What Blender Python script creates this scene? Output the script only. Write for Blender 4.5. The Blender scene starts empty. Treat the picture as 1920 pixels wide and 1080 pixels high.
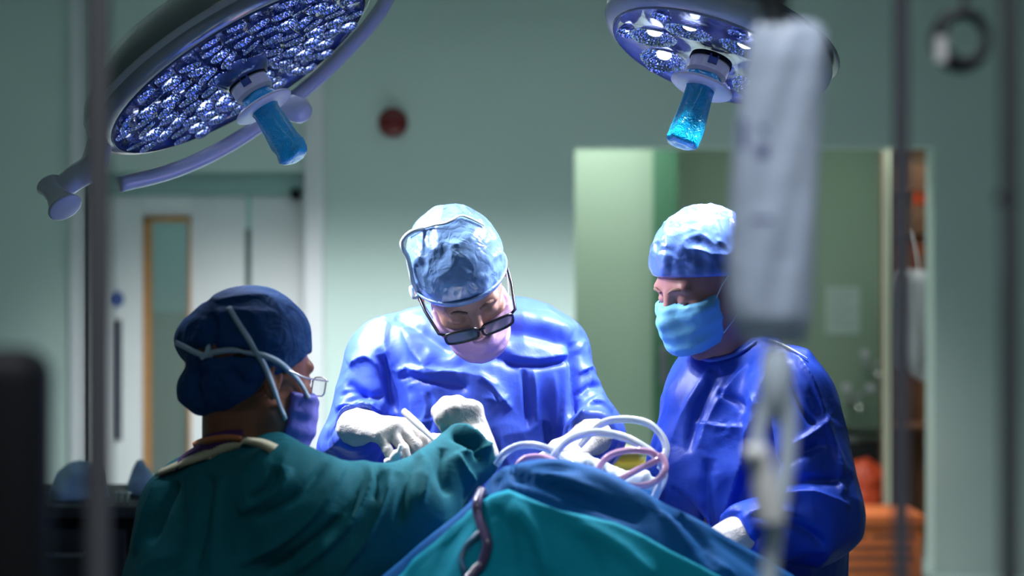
import bpy, bmesh, math, random
import numpy as np
from mathutils import Vector, Matrix
from mathutils.bvhtree import BVHTree

C = bpy.context.scene.collection
PI = math.pi
F_PX = 2666.67
CAM_Z = 1.5
rng = np.random.default_rng(7)
random.seed(7)


def P(px, py, d):
    """a point of the room: distance d from the camera wall, seen at px, py of a 1920 x 1080 frame"""
    return np.array([(px - 960) / F_PX * d, d, CAM_Z - (py - 540) / F_PX * d])


def proj(V):
    V = np.asarray(V)
    return 960 + V[..., 0] / V[..., 1] * F_PX, 540 - (V[..., 2] - CAM_Z) / V[..., 1] * F_PX


def nrm(v):
    v = np.asarray(v, float)
    return v / np.linalg.norm(v)


def rotm(yaw=0, pitch=0, roll=0):
    y, p, r = [math.radians(a) for a in (yaw, pitch, roll)]
    Rz = np.array([[math.cos(y), -math.sin(y), 0], [math.sin(y), math.cos(y), 0], [0, 0, 1]])
    Rx = np.array([[1, 0, 0], [0, math.cos(p), -math.sin(p)], [0, math.sin(p), math.cos(p)]])
    Ry = np.array([[math.cos(r), 0, math.sin(r)], [0, 1, 0], [-math.sin(r), 0, math.cos(r)]])
    return Rz @ Ry @ Rx


# ------------------------------------------------------------------ materials
def mat(name, col, rough=0.5, metal=0.0, spec=0.5, bumps=(), trans=0.0, alpha=1.0, emit=None, estr=0.0,
        var=0.0, varscale=8.0, coat=0.0, sheen=0.0, sss=0.0, ior=1.45, sub=None):
    m = bpy.data.materials.new(name)
    m.use_nodes = True
    nt = m.node_tree
    N, L = nt.nodes, nt.links
    b = N['Principled BSDF']
    b.inputs['Base Color'].default_value = (*col, 1)
    b.inputs['Roughness'].default_value = rough
    b.inputs['Metallic'].default_value = metal
    b.inputs['Specular IOR Level'].default_value = spec
    b.inputs['Transmission Weight'].default_value = trans
    b.inputs['IOR'].default_value = ior
    b.inputs['Alpha'].default_value = alpha
    b.inputs['Coat Weight'].default_value = coat
    b.inputs['Sheen Weight'].default_value = sheen
    if sss:
        b.inputs['Subsurface Weight'].default_value = sss
        b.inputs['Subsurface Radius'].default_value = sub or (0.01, 0.004, 0.002)
        b.inputs['Subsurface Scale'].default_value = 1.0
    if emit:
        b.inputs['Emission Color'].default_value = (*emit, 1)
        b.inputs['Emission Strength'].default_value = estr
    tc = N.new('ShaderNodeTexCoord')
    if var > 0:
        n = N.new('ShaderNodeTexNoise')
        n.inputs['Scale'].default_value = varscale
        n.inputs['Detail'].default_value = 4
        L.new(tc.outputs['Object'], n.inputs['Vector'])
        mx = N.new('ShaderNodeMix')
        mx.data_type = 'RGBA'
        mx.inputs[6].default_value = (*[c * (1 - var) for c in col], 1)
        mx.inputs[7].default_value = (*[min(1, c * (1 + var)) for c in col], 1)
        L.new(n.outputs['Fac'], mx.inputs[0])
        L.new(mx.outputs[2], b.inputs['Base Color'])
    prev = None
    for (kind, scale, dist, strength) in bumps:
        if kind == 'noise':
            t = N.new('ShaderNodeTexNoise')
            t.inputs['Detail'].default_value = 5
            t.inputs['Distortion'].default_value = 0.6
            out = t.outputs['Fac']
        elif kind == 'crease':
            t = N.new('ShaderNodeTexVoronoi')
            t.feature = 'DISTANCE_TO_EDGE'
            t.inputs['Randomness'].default_value = 1.0
            out = t.outputs['Distance']
        elif kind == 'facet':
            t = N.new('ShaderNodeTexVoronoi')
            t.feature = 'F1'
            out = t.outputs['Distance']
        elif kind == 'wave':
            t = N.new('ShaderNodeTexWave')
            t.inputs['Distortion'].default_value = 3.0
            t.inputs['Detail'].default_value = 2
            out = t.outputs['Fac']
        elif kind == 'ridge':
            t = N.new('ShaderNodeTexNoise')
            t.noise_type = 'RIDGED_MULTIFRACTAL'
            t.inputs['Detail'].default_value = 3
            t.inputs['Roughness'].default_value = 0.45
            t.inputs['Distortion'].default_value = 0.4
            out = t.outputs['Fac']
        t.inputs['Scale'].default_value = scale
        vec = tc.outputs['Object']
        if kind == 'ridge':
            mp = N.new('ShaderNodeMapping')
            mp.inputs['Scale'].default_value = (1.0, 1.0, 0.42)
            mp.inputs['Rotation'].default_value = (0.2, 0.5, 0.3)
            L.new(vec, mp.inputs['Vector'])
            vec = mp.outputs['Vector']
        if kind == 'crease':
            w = N.new('ShaderNodeTexNoise')
            w.inputs['Scale'].default_value = scale * 0.6
            L.new(tc.outputs['Object'], w.inputs['Vector'])
            ad = N.new('ShaderNodeMix')
            ad.data_type = 'VECTOR'
            ad.inputs[0].default_value = 0.25
            L.new(tc.outputs['Object'], ad.inputs[4])
            L.new(w.outputs['Color'], ad.inputs[5])
            vec = ad.outputs[1]
        L.new(vec, t.inputs['Vector'])
        bp = N.new('ShaderNodeBump')
        bp.inputs['Distance'].default_value = dist
        bp.inputs['Strength'].default_value = strength
        L.new(out, bp.inputs['Height'])
        if prev:
            L.new(prev, bp.inputs['Normal'])
        prev = bp.outputs['Normal']
    if prev:
        L.new(prev, b.inputs['Normal'])
    return m


M = {}
M['wall'] = mat('wall_paint', (0.46, 0.555, 0.535), 0.55, bumps=[('noise', 60, 0.002, 0.1)], var=0.04, varscale=1.5)
M['wall_green'] = mat('green_paint', (0.34, 0.45, 0.35), 0.5, var=0.05, varscale=2)
M['green_dark'] = mat('dark_green_paint', (0.06, 0.17, 0.10), 0.5)
M['ceiling'] = mat('ceiling_white', (0.6, 0.66, 0.64), 0.8)
M['floor'] = mat('vinyl_floor', (0.22, 0.28, 0.28), 0.3, var=0.15, varscale=60)
M['white_trim'] = mat('white_gloss', (0.62, 0.62, 0.66), 0.35)
M['door_white'] = mat('door_laminate', (0.68, 0.68, 0.71), 0.4)
M['wood'] = mat('oak_bead', (0.42, 0.19, 0.06), 0.5, var=0.3, varscale=30)
M['glass'] = mat('vision_glass', (0.85, 0.95, 0.93), 0.03, trans=0.9)
M['corridor'] = mat('corridor_teal', (0.22, 0.42, 0.42), 0.6)
M['corridor_low'] = mat('corridor_dado', (0.14, 0.22, 0.18), 0.6)
M['red'] = mat('alarm_red', (0.12, 0.005, 0.008), 0.35)
M['black'] = mat('black_plastic', (0.006, 0.006, 0.008), 0.6, spec=0.2)
M['dark'] = mat('dark_grey_plastic', (0.03, 0.03, 0.035), 0.5)
M['grey'] = mat('grey_metal', (0.20, 0.20, 0.23), 0.45, metal=0.6)
M['pole'] = mat('pole_metal', (0.085, 0.085, 0.105), 0.5, metal=0.3)
M['steel'] = mat('brushed_steel', (0.6, 0.62, 0.65), 0.25, metal=1.0)
M['chrome'] = mat('chrome', (0.85, 0.87, 0.88), 0.1, metal=1.0)
M['signblue'] = mat('sign_blue', (0.05, 0.09, 0.3), 0.5)
M['plate'] = mat('push_plate', (0.12, 0.12, 0.15), 0.4, metal=0.5)
M['lamp_shell'] = mat('lamp_shell_grey', (0.19, 0.21, 0.22), 0.16, coat=0.6)
M['lamp_white'] = mat('lamp_white', (0.55, 0.57, 0.66), 0.25, coat=0.3)
M['lamp_plate'] = mat('lamp_lens_plate', (0.04, 0.075, 0.26), 0.12, coat=1.0, bumps=[('crease', 28, 0.004, 0.5)])
M['lamp_cup'] = mat('reflector_cup', (0.55, 0.65, 0.95), 0.12, metal=1.0, bumps=[('facet', 160, 0.006, 0.9)])
M['lamp_glass'] = mat('lens_glass', (0.75, 0.82, 1.0), 0.08, trans=0.7, bumps=[('facet', 130, 0.004, 0.8)])
M['led'] = mat('led_glow', (0.9, 0.95, 1), 0.4, emit=(0.85, 0.92, 1.0), estr=2.6)
M['hub_white'] = mat('hub_white_plastic', (0.70, 0.68, 0.78), 0.35)
M['sterile_blue'] = mat('sterile_cover_blue', (0.01, 0.52, 0.95), 0.14, trans=0.15, coat=0.8,
                        bumps=[('crease', 45, 0.006, 0.5), ('noise', 40, 0.006, 0.6)])
M['gown'] = mat('gown_blue', (0.055, 0.112, 0.62), 0.46, spec=0.5,
                bumps=[('noise', 11, 0.010, 0.35), ('ridge', 8, 0.016, 0.75), ('ridge', 24, 0.009, 0.8), ('noise', 260, 0.0006, 0.3)])
M['gown_trim'] = mat('gown_binding_blue', (0.05, 0.11, 0.55), 0.5)
M['gown_dark'] = mat('gown_blue_cotton', (0.014, 0.058, 0.47), 0.46, spec=0.45,
                     bumps=[('noise', 10, 0.012, 0.4), ('ridge', 6, 0.016, 0.75), ('ridge', 19, 0.009, 0.75), ('noise', 260, 0.0006, 0.3)])
M['teal'] = mat('teal_gown_cloth', (0.0, 0.085, 0.115), 0.8, spec=0.2, bumps=[('noise', 12, 0.012, 0.4), ('ridge', 7, 0.012, 0.6), ('noise', 240, 0.0008, 0.4)])
M['cream'] = mat('cream_binding', (0.36, 0.35, 0.25), 0.8, bumps=[('noise', 200, 0.001, 0.6)])
M['purple'] = mat('purple_scrub', (0.05, 0.012, 0.10), 0.8)
M['drape_blue'] = mat('drape_blue', (0.0, 0.085, 0.29), 0.75, spec=0.2, bumps=[('ridge', 6, 0.014, 0.6), ('noise', 9, 0.012, 0.4)])
M['drape_teal'] = mat('drape_teal', (0.0, 0.25, 0.37), 0.8, spec=0.2, bumps=[('ridge', 6, 0.014, 0.6), ('noise', 9, 0.014, 0.4), ('noise', 240, 0.0008, 0.3)])
M['cap'] = mat('cap_blue_clear', (0.19, 0.33, 0.76), 0.24, spec=0.8, coat=0.5,
               bumps=[('ridge', 13, 0.016, 0.9), ('crease', 26, 0.004, 0.5), ('noise', 14, 0.012, 0.4)], var=0.65, varscale=17)
M['cap_deep'] = mat('cap_blue', (0.12, 0.22, 0.66), 0.26, spec=0.7, coat=0.3,
                    bumps=[('ridge', 11, 0.016, 0.9), ('wave', 12, 0.005, 0.4), ('noise', 14, 0.01, 0.4)], var=0.5, varscale=15)
M['cap_dark'] = mat('cap_dark_blue', (0.004, 0.042, 0.155), 0.8, spec=0.2,
                    bumps=[('noise', 26, 0.012, 0.7), ('crease', 20, 0.008, 0.4)], var=0.3, varscale=20)
M['cap_band'] = mat('cap_elastic_band', (0.10, 0.28, 0.62), 0.45)
M['tie'] = mat('white_tie', (0.62, 0.70, 0.78), 0.6)
M['mask_pink'] = mat('mask_lilac', (0.48, 0.30, 0.53), 0.65, bumps=[('noise', 60, 0.003, 0.3), ('ridge', 12, 0.006, 0.5)])
M['mask_blue'] = mat('mask_light_blue', (0.17, 0.50, 0.83), 0.6, bumps=[('noise', 50, 0.003, 0.4)])
M['mask_edge'] = mat('mask_edge', (0.62, 0.75, 0.88), 0.6)
M['mask_violet'] = mat('mask_violet', (0.12, 0.12, 0.52), 0.55, bumps=[('noise', 50, 0.004, 0.5)])
M['skin_s'] = mat('skin_fair', (0.50, 0.27, 0.23), 0.5, sss=0.15, bumps=[('noise', 90, 0.002, 0.3)], var=0.08, varscale=30)
M['skin_b'] = mat('skin_pink', (0.42, 0.20, 0.19), 0.48, sss=0.15, bumps=[('noise', 90, 0.0015, 0.2)], var=0.06, varscale=30)
M['skin_a'] = mat('skin_brown', (0.17, 0.062, 0.035), 0.5, sss=0.08, bumps=[('noise', 90, 0.0015, 0.25)], var=0.08, varscale=30)
M['hair'] = mat('dark_hair', (0.012, 0.008, 0.008), 0.5, bumps=[('wave', 60, 0.003, 0.6)])
M['hair_grey'] = mat('brow_hair', (0.27, 0.145, 0.12), 0.7, bumps=[('noise', 300, 0.002, 0.6)])
M['glove'] = mat('latex_glove', (0.52, 0.49, 0.47), 0.42, sss=0.08, sub=(0.006, 0.004, 0.003),
                 bumps=[('noise', 70, 0.004, 0.5), ('crease', 45, 0.003, 0.3)], var=0.06, varscale=20)
M['frame_black'] = mat('spectacle_black', (0.01, 0.01, 0.014), 0.25)
M['frame_metal'] = mat('spectacle_metal', (0.5, 0.5, 0.55), 0.25, metal=0.9)
M['lens'] = mat('spectacle_lens', (0.07, 0.14, 0.16), 0.03, alpha=0.55, spec=0.4)
M['lens_clear'] = mat('spectacle_lens_clear', (0.35, 0.45, 0.6), 0.05, alpha=0.10, spec=0.2)
M['tube_clear'] = mat('clear_tubing', (0.80, 0.85, 0.98), 0.12, trans=0.6, coat=0.6)
M['tube_pink'] = mat('pink_tubing', (0.75, 0.45, 0.62), 0.12, trans=0.5, coat=0.5)
M['tube_dark'] = mat('dark_tubing', (0.07, 0.05, 0.13), 0.3, coat=0.3)
M['bag'] = mat('fluid_bag_film', (0.56, 0.63, 0.80), 0.28, trans=0.10, alpha=0.95, bumps=[('noise', 25, 0.006, 0.4)])
M['bag_print'] = mat('bag_print', (0.10, 0.12, 0.30), 0.6)
M['drip'] = mat('drip_plastic', (0.62, 0.69, 0.80), 0.2)
M['clamp'] = mat('clamp_white', (0.78, 0.76, 0.76), 0.4)
M['orange'] = mat('orange_card', (0.40, 0.09, 0.02), 0.6, var=0.1, varscale=12)
M['orange_red'] = mat('red_orange_plastic', (0.50, 0.05, 0.012), 0.5)
M['ink'] = mat('dark_print', (0.10, 0.03, 0.015), 0.7)
M['brown'] = mat('brown_wood', (0.24, 0.11, 0.065), 0.6, var=0.3, varscale=12)
M['linen'] = mat('white_linen', (0.55, 0.54, 0.60), 0.8, bumps=[('noise', 8, 0.02, 0.5)])
M['blue_cloth'] = mat('pale_blue_cloth', (0.48, 0.64, 0.80), 0.8, bumps=[('noise', 12, 0.02, 0.6)])
M['paper'] = mat('notice_paper', (0.55, 0.66, 0.64), 0.7)
M['teal_plastic'] = mat('teal_plastic', (0.01, 0.30, 0.38), 0.4)
M['yellow'] = mat('yellow_plastic', (0.55, 0.48, 0.10), 0.5)
M['panel'] = mat('added_panel_glow', (0.8, 0.85, 0.85), 0.5, emit=(0.9, 1.0, 0.95), estr=1.0)  # glowing face of the added ceiling panels


# ------------------------------------------------------------------ object helpers
def tag(o, label=None, cat=None, group=None, kind=None):
    if label: o['label'] = label
    if cat: o['category'] = cat
    if group: o['group'] = group
    if kind: o['kind'] = kind
    return o


def link(name, me, m, parent=None, smooth=True):
    if m is not None:
        me.materials.append(m)
    if smooth and len(me.polygons):
        me.polygons.foreach_set('use_smooth', [True] * len(me.polygons))
    o = bpy.data.objects.new(name, me)
    C.objects.link(o)
    if parent is not None:
        o.parent = parent
    return o


def org(parent):
    """world origin of a parent chain that is only translated"""
    v = np.zeros(3)
    while parent is not None:
        v += np.array(parent.location)
        parent = parent.parent
    return v


def np_mesh(name, V, Q):
    me = bpy.data.meshes.new(name)
    V = np.asarray(V, np.float32)
    me.vertices.add(len(V))
    me.vertices.foreach_set('co', V.ravel())
    Q = np.asarray(Q, np.int32)
    n, k = Q.shape
    me.loops.add(n * k)
    me.loops.foreach_set('vertex_index', Q.ravel())
    me.polygons.add(n)
    me.polygons.foreach_set('loop_start', np.arange(0, n * k, k, dtype=np.int32))
    me.update(calc_edges=True)
    me.validate()
    return me


def empty(name, loc):
    o = bpy.data.objects.new(name, None)
    C.objects.link(o)
    o.location = loc
    o.empty_display_size = 0.05
    return o


class MB:
    def __init__(s, origin=(0, 0, 0)):
        s.bm = bmesh.new()
        s.o = np.asarray(origin, float)

    def box(s, lo, hi, bevel=0.0, rot=None, pivot=None):
        lo, hi = np.asarray(lo, float), np.asarray(hi, float)
        r = bmesh.ops.create_cube(s.bm, size=1.0)
        vs = r['verts']
        c, d = (lo + hi) / 2, hi - lo
        for v in vs:
            v.co = Vector((v.co.x * d[0] + c[0], v.co.y * d[1] + c[1], v.co.z * d[2] + c[2]))
        if bevel:
            es = list({e for v in vs for e in v.link_edges})
            rr = bmesh.ops.bevel(s.bm, geom=es, offset=bevel, segments=3, affect='EDGES', profile=0.5)
            vs = list(set(rr['verts']) | {v for v in vs if v.is_valid})
        if rot is not None:
            bmesh.ops.rotate(s.bm, verts=[v for v in vs if v.is_valid], cent=Vector(pivot if pivot is not None else c), matrix=rot)
        return s

    def lathe(s, prof, c=(0, 0, 0), axis=(0, 0, 1), seg=32, ref=None):
        a = nrm(axis)
        r = np.array([1, 0, 0]) if abs(a[0]) < 0.9 else np.array([0, 1, 0])
        if ref is not None: r = np.asarray(ref, float)
        u = nrm(r - a * (r @ a))
        v = np.cross(a, u)
        c = np.asarray(c, float)
        rings = []
        for (rad, h) in prof:
            if rad < 1e-6:
                rings.append([s.bm.verts.new(Vector(c + a * h))])
            else:
                rings.append([s.bm.verts.new(Vector(c + a * h + rad * (u * math.cos(2 * PI * i / seg) + v * math.sin(2 * PI * i / seg)))) for i in range(seg)])
        for A, B in zip(rings, rings[1:]):
            for i in range(seg):
                j = (i + 1) % seg
                if len(A) == 1 and len(B) == 1: continue
                if len(A) == 1: f = [A[0], B[j], B[i]]
                elif len(B) == 1: f = [A[i], A[j], B[0]]
                else: f = [A[i], A[j], B[j], B[i]]
                try: s.bm.faces.new(f)
                except ValueError: pass
        return s

    def tube(s, pts, r, seg=10, closed=False):
        pts = [np.asarray(p, float) for p in pts]
        n = len(pts)
        rad = r if hasattr(r, '__len__') else [r] * n
        up = None
        rings = []
        for i in range(n):
            a = pts[(i + 1) % n] if (closed or i < n - 1) else pts[i]
            b = pts[i - 1] if (closed or i > 0) else pts[i]
            t = nrm(a - b)
            if up is None:
                up = np.array([0, 0, 1.0]) if abs(t[2]) < 0.9 else np.array([1.0, 0, 0])
            up = nrm(up - t * (up @ t))
            w = np.cross(t, up)
            rings.append([s.bm.verts.new(Vector(pts[i] + rad[i] * (up * math.cos(2 * PI * k / seg) + w * math.sin(2 * PI * k / seg)))) for k in range(seg)])
        m = n if closed else n - 1
        for i in range(m):
            A, B = rings[i], rings[(i + 1) % n]
            for k in range(seg):
                j = (k + 1) % seg
                s.bm.faces.new([A[k], A[j], B[j], B[k]])
        if not closed:
            s.bm.faces.new(rings[0][::-1])
            s.bm.faces.new(rings[-1])
        return s

    def build(s, name, m, parent=None, smooth=False, auto=True):
        bmesh.ops.recalc_face_normals(s.bm, faces=s.bm.faces)
        off = Vector(s.o if parent is None else org(parent))
        for v in s.bm.verts: v.co -= off
        me = bpy.data.meshes.new(name)
        s.bm.to_mesh(me)
        s.bm.free()
        o = link(name, me, m, parent, smooth=True)
        if not smooth:
            me.set_sharp_from_angle(angle=math.radians(38))
        if parent is None:
            o.location = s.o
        return o


def catmull(pts, n=8, closed=False):
    pts = [np.asarray(p, float) for p in pts]
    N = len(pts)
    out = []
    rngi = range(N if closed else N - 1)
    for i in rngi:
        if closed:
            p0, p1, p2, p3 = pts[i - 1], pts[i], pts[(i + 1) % N], pts[(i + 2) % N]
        else:
            p0, p1, p2, p3 = pts[max(i - 1, 0)], pts[i], pts[i + 1], pts[min(i + 2, N - 1)]
        for k in range(n):
            t = k / n
            out.append(0.5 * ((2 * p1) + (-p0 + p2) * t + (2 * p0 - 5 * p1 + 4 * p2 - p3) * t * t + (-p0 + 3 * p1 - 3 * p2 + p3) * t ** 3))
    if not closed: out.append(pts[-1])
    return out


# ------------------------------------------------------------------ sculpting volumes
_T = rng.random((64, 64, 64)).astype(np.float32)


def vnoise(p):
    i = np.floor(p).astype(np.int64)
    f = (p - i).astype(np.float32)
    f = f * f * (3 - 2 * f)
    i &= 63
    j = (i + 1) & 63
    x0, y0, z0 = i[:, 0], i[:, 1], i[:, 2]
    x1, y1, z1 = j[:, 0], j[:, 1], j[:, 2]
    fx, fy, fz = f[:, 0], f[:, 1], f[:, 2]
    a = _T[x0, y0, z0] * (1 - fx) + _T[x1, y0, z0] * fx
    b = _T[x0, y1, z0] * (1 - fx) + _T[x1, y1, z0] * fx
    c = _T[x0, y0, z1] * (1 - fx) + _T[x1, y0, z1] * fx
    d = _T[x0, y1, z1] * (1 - fx) + _T[x1, y1, z1] * fx
    return (a * (1 - fy) + b * fy) * (1 - fz) + (c * (1 - fy) + d * fy) * fz * 1.0


def rc(a, b, ra, rb):
    a, b = np.asarray(a, float), np.asarray(b, float)
    ba = b - a
    bb = max(ba @ ba, 1e-9)

    def fn(X, Y, Z):
        t = np.clip(((X - a[0]) * ba[0] + (Y - a[1]) * ba[1] + (Z - a[2]) * ba[2]) / bb, 0, 1)
        return np.sqrt((X - a[0] - t * ba[0]) ** 2 + (Y - a[1] - t * ba[1]) ** 2 + (Z - a[2] - t * ba[2]) ** 2) - (ra + (rb - ra) * t)
    r = max(ra, rb)
    return fn, np.minimum(a, b) - r, np.maximum(a, b) + r


def ell(c, r, A=None):
    c, r = np.asarray(c, float), np.asarray(r, float)
    A = np.eye(3) if A is None else A

    def fn(X, Y, Z):
        dx, dy, dz = X - c[0], Y - c[1], Z - c[2]
        q = [A[0, i] * dx + A[1, i] * dy + A[2, i] * dz for i in range(3)]
        k0 = np.sqrt(sum((q[i] / r[i]) ** 2 for i in range(3)))
        k1 = np.sqrt(sum((q[i] / r[i] ** 2) ** 2 for i in range(3)))
        return k0 * (k0 - 1) / np.maximum(k1, 1e-6)
    R = r.max()
    return fn, c - R, c + R


class Vol:
    def __init__(s, lo, hi, h):
        s.h = h
        s.lo = np.asarray(lo, float)
        n = np.ceil((np.asarray(hi, float) - s.lo) / h).astype(int) + 1
        s.F = np.full(n, 0.5, np.float32)
        s.n = n
        s.ax = [(s.lo[i] + h * np.arange(n[i])).astype(np.float32) for i in range(3)]

    def _sub(s, lo, hi, pad):
        i0 = np.clip(np.floor((lo - pad - s.lo) / s.h).astype(int), 0, s.n)
        i1 = np.clip(np.ceil((hi + pad - s.lo) / s.h).astype(int) + 1, 0, s.n)
        if (i1 <= i0).any(): return None, None
        sl = tuple(slice(a, b) for a, b in zip(i0, i1))
        X, Y, Z = s.ax[0][sl[0]][:, None, None], s.ax[1][sl[1]][None, :, None], s.ax[2][sl[2]][None, None, :]
        return sl, (X, Y, Z)

    def add(s, prim, k=0.02, grow=0.0):
        fn, lo, hi = prim
        sl, g = s._sub(lo - max(grow, 0), hi + max(grow, 0), k + 4 * s.h)
        if sl is None: return s
        d = (fn(*g) - grow).astype(np.float32)
        a = s.F[sl]
        if k > 0:
            hh = np.maximum(k - np.abs(a - d), 0) / k
            s.F[sl] = np.minimum(a, d) - hh * hh * k * 0.25
        else:
            s.F[sl] = np.minimum(a, d)
        return s

    def sub(s, prim, k=0.01):
        fn, lo, hi = prim
        sl, g = s._sub(lo, hi, k + 4 * s.h)
        if sl is None: return s
        d = -fn(*g).astype(np.float32)
        a = s.F[sl]
        hh = np.maximum(k - np.abs(a - d), 0) / k
        s.F[sl] = np.maximum(a, d) + hh * hh * k * 0.25
        return s

    def cut(s, fn, k=0.0):
        g = (s.ax[0][:, None, None], s.ax[1][None, :, None], s.ax[2][None, None, :])
        d = fn(*g).astype(np.float32)
        if k > 0:
            hh = np.maximum(k - np.abs(s.F - d), 0) / k
            s.F = np.maximum(s.F, d) + hh * hh * k * 0.25
        else:
            s.F = np.maximum(s.F, d)
        return s

    def mesh(s, smooth=2):
        F, n = s.F, s.n
        F = F.copy()
        for ax in range(3):
            for e in (0, -1):
                sl = [slice(None)] * 3
                sl[ax] = e
                F[tuple(sl)] = np.maximum(F[tuple(sl)], 0.001)
        S = F < 0
        offs = [(i, j, k) for i in (0, 1) for j in (0, 1) for k in (0, 1)]
        m = np.array(n) - 1
        cs = [S[i:i + m[0], j:j + m[1], k:k + m[2]] for i, j, k in offs]
        anyv, allv = cs[0].copy(), cs[0].copy()
        for c in cs[1:]:
            anyv |= c
            allv &= c
        act = anyv & ~allv
        idx = np.argwhere(act)
        ids = np.full(m, -1, np.int32)
        ids[act] = np.arange(len(idx))
        val = {o: F[idx[:, 0] + o[0], idx[:, 1] + o[1], idx[:, 2] + o[2]] for o in offs}
        acc = np.zeros((len(idx), 3), np.float64)
        cnt = np.zeros(len(idx))
        for o in offs:
            for ax in range(3):
                if o[ax]: continue
                q = list(o); q[ax] = 1; q = tuple(q)
                va, vb = val[o], val[q]
                x = (va < 0) != (vb < 0)
                t = np.where(x, va / np.where(x, va - vb, 1), 0)
                pt = np.array(o, float)[None, :].repeat(len(idx), 0)
                pt[:, ax] += t
                acc[x] += pt[x]
                cnt[x] += 1
        V = s.lo + s.h * (idx + acc / cnt[:, None])
        Q = []
        for ax in range(3):
            sl0 = [slice(None)] * 3; sl1 = [slice(None)] * 3
            sl0[ax] = slice(0, -1); sl1[ax] = slice(1, None)
            A, B = S[tuple(sl0)], S[tuple(sl1)]
            e = np.argwhere(A != B)
            b, c = [(1, 2), (2, 0), (0, 1)][ax]
            ok = (e[:, b] > 0) & (e[:, c] > 0) & (e[:, b] < n[b] - 1) & (e[:, c] < n[c] - 1)
            e = e[ok]
            ins = A[e[:, 0], e[:, 1], e[:, 2]]
            quad = []
            for db, dc in ((-1, -1), (0, -1), (0, 0), (-1, 0)):
                q = e.copy()
                q[:, b] += db; q[:, c] += dc
                quad.append(ids[q[:, 0], q[:, 1], q[:, 2]])
            quad = np.stack(quad, 1)
            quad[~ins] = quad[~ins][:, ::-1]
            Q.append(quad)
        Q = np.concatenate(Q)
        Q = Q[(Q >= 0).all(1)]
        for _ in range(smooth):
            V = lap(V, Q)
        return V, Q


def lap(V, Q, f=0.5):
    acc = np.zeros_like(V)
    cnt = np.zeros(len(V))
    for a, b in ((0, 1), (1, 2), (2, 3), (3, 0)):
        i, j = Q[:, a], Q[:, b]
        for k in range(3):
            acc[:, k] += np.bincount(i, V[j, k], len(V)) + np.bincount(j, V[i, k], len(V))
        cnt += np.bincount(i, minlength=len(V)) + np.bincount(j, minlength=len(V))
    return V * (1 - f) + f * acc / np.maximum(cnt, 1)[:, None]


def normals(V, Q):
    n = np.cross(V[Q[:, 2]] - V[Q[:, 0]], V[Q[:, 3]] - V[Q[:, 1]])
    N = np.zeros_like(V)
    for a in range(4):
        for k in range(3):
            N[:, k] += np.bincount(Q[:, a], n[:, k], len(V))
    return N / np.maximum(np.linalg.norm(N, axis=1), 1e-12)[:, None]


def folds(V, N, items, faces_cam=True):
    """push cloth in or out along drawn crease lines: (points in frame units, half width, height in m, sharp)"""
    px, py = proj(V)
    D = np.zeros(len(V))
    flip = 1.0
    w = np.clip(0.15 - N[:, 1] * 1.6, 0, 1) if faces_cam else 1
    for pts, s, amp, sharp in items:
        pts = np.array(catmull([np.array(p, float) for p in pts], 6))
        best = np.full(len(V), 1e9)
        tt = np.zeros(len(V))
        sg = np.zeros(len(V))
        n = len(pts) - 1
        for i in range(n):
            a, b = pts[i], pts[i + 1]
            ba = b - a
            t = np.clip(((px - a[0]) * ba[0] + (py - a[1]) * ba[1]) / max(ba @ ba, 1e-9), 0, 1)
            d = np.hypot(px - a[0] - t * ba[0], py - a[1] - t * ba[1])
            u = d < best
            best[u] = d[u]
            tt[u] = ((i + t) / n)[u]
            cr = ((px - a[0]) * ba[1] - (py - a[1]) * ba[0]) / max(np.hypot(*ba), 1e-9)
            sg[u] = np.sign(cr)[u]
        env = np.clip(np.minimum(tt, 1 - tt) * 5, 0, 1) ** 0.7
        ss = np.where(sg * flip > 0, s * 1.5, s * 0.45)
        flip = -flip
        prof = np.exp(-best / ss) if sharp else np.exp(-(best / s) ** 2)
        D += amp * prof * (0.15 + 0.85 * env) * w
    return D


def ridged(V, freq, stretch=(1, 1, 1), off=0.0):
    p = V * np.asarray(stretch) * freq + 31.7 + off
    w = np.stack([vnoise(p * 0.6 + 5.1), vnoise(p * 0.6 + 11.3), vnoise(p * 0.6 + 23.9)], 1)
    q = p + (w - 0.5) * 1.6
    return 1 - np.abs(2 * vnoise(q) - 1)      # bright along ridges


def put(name, VQ, m, parent=None, top_loc=None):
    V, Q = VQ
    off = org(parent) if parent is not None else (np.asarray(top_loc, float) if top_loc is not None else np.zeros(3))
    me = np_mesh(name, V - off, Q)
    o = link(name, me, m, parent)
    if parent is None:
        o.location = off
    return o


def bvh(objs):
    out = []
    for o in objs:
        me = o.data
        off = org(o.parent) + np.array(o.location) if o.parent else np.array(o.location)
        vs = [Vector(off) + v.co for v in me.vertices]
        out.append(BVHTree.FromPolygons(vs, [tuple(p.vertices) for p in me.polygons]))
    return out


CAM = Vector((0, 0, CAM_Z))


def snap(trees, px, py, dflt):
    d = Vector(P(px, py, 1.0)) - CAM
    d.normalize()
    best = None
    for t in trees:
        h = t.ray_cast(CAM, d)
        if h[0] is not None and (best is None or h[3] < best[2]):
            best = (np.array(h[0]), np.array(h[1]), h[3])
    if best is None:
        return P(px, py, dflt), None
    nn = best[1]
    if nn @ np.array(d) > 0: nn = -nn
    return best[0], nn


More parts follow.
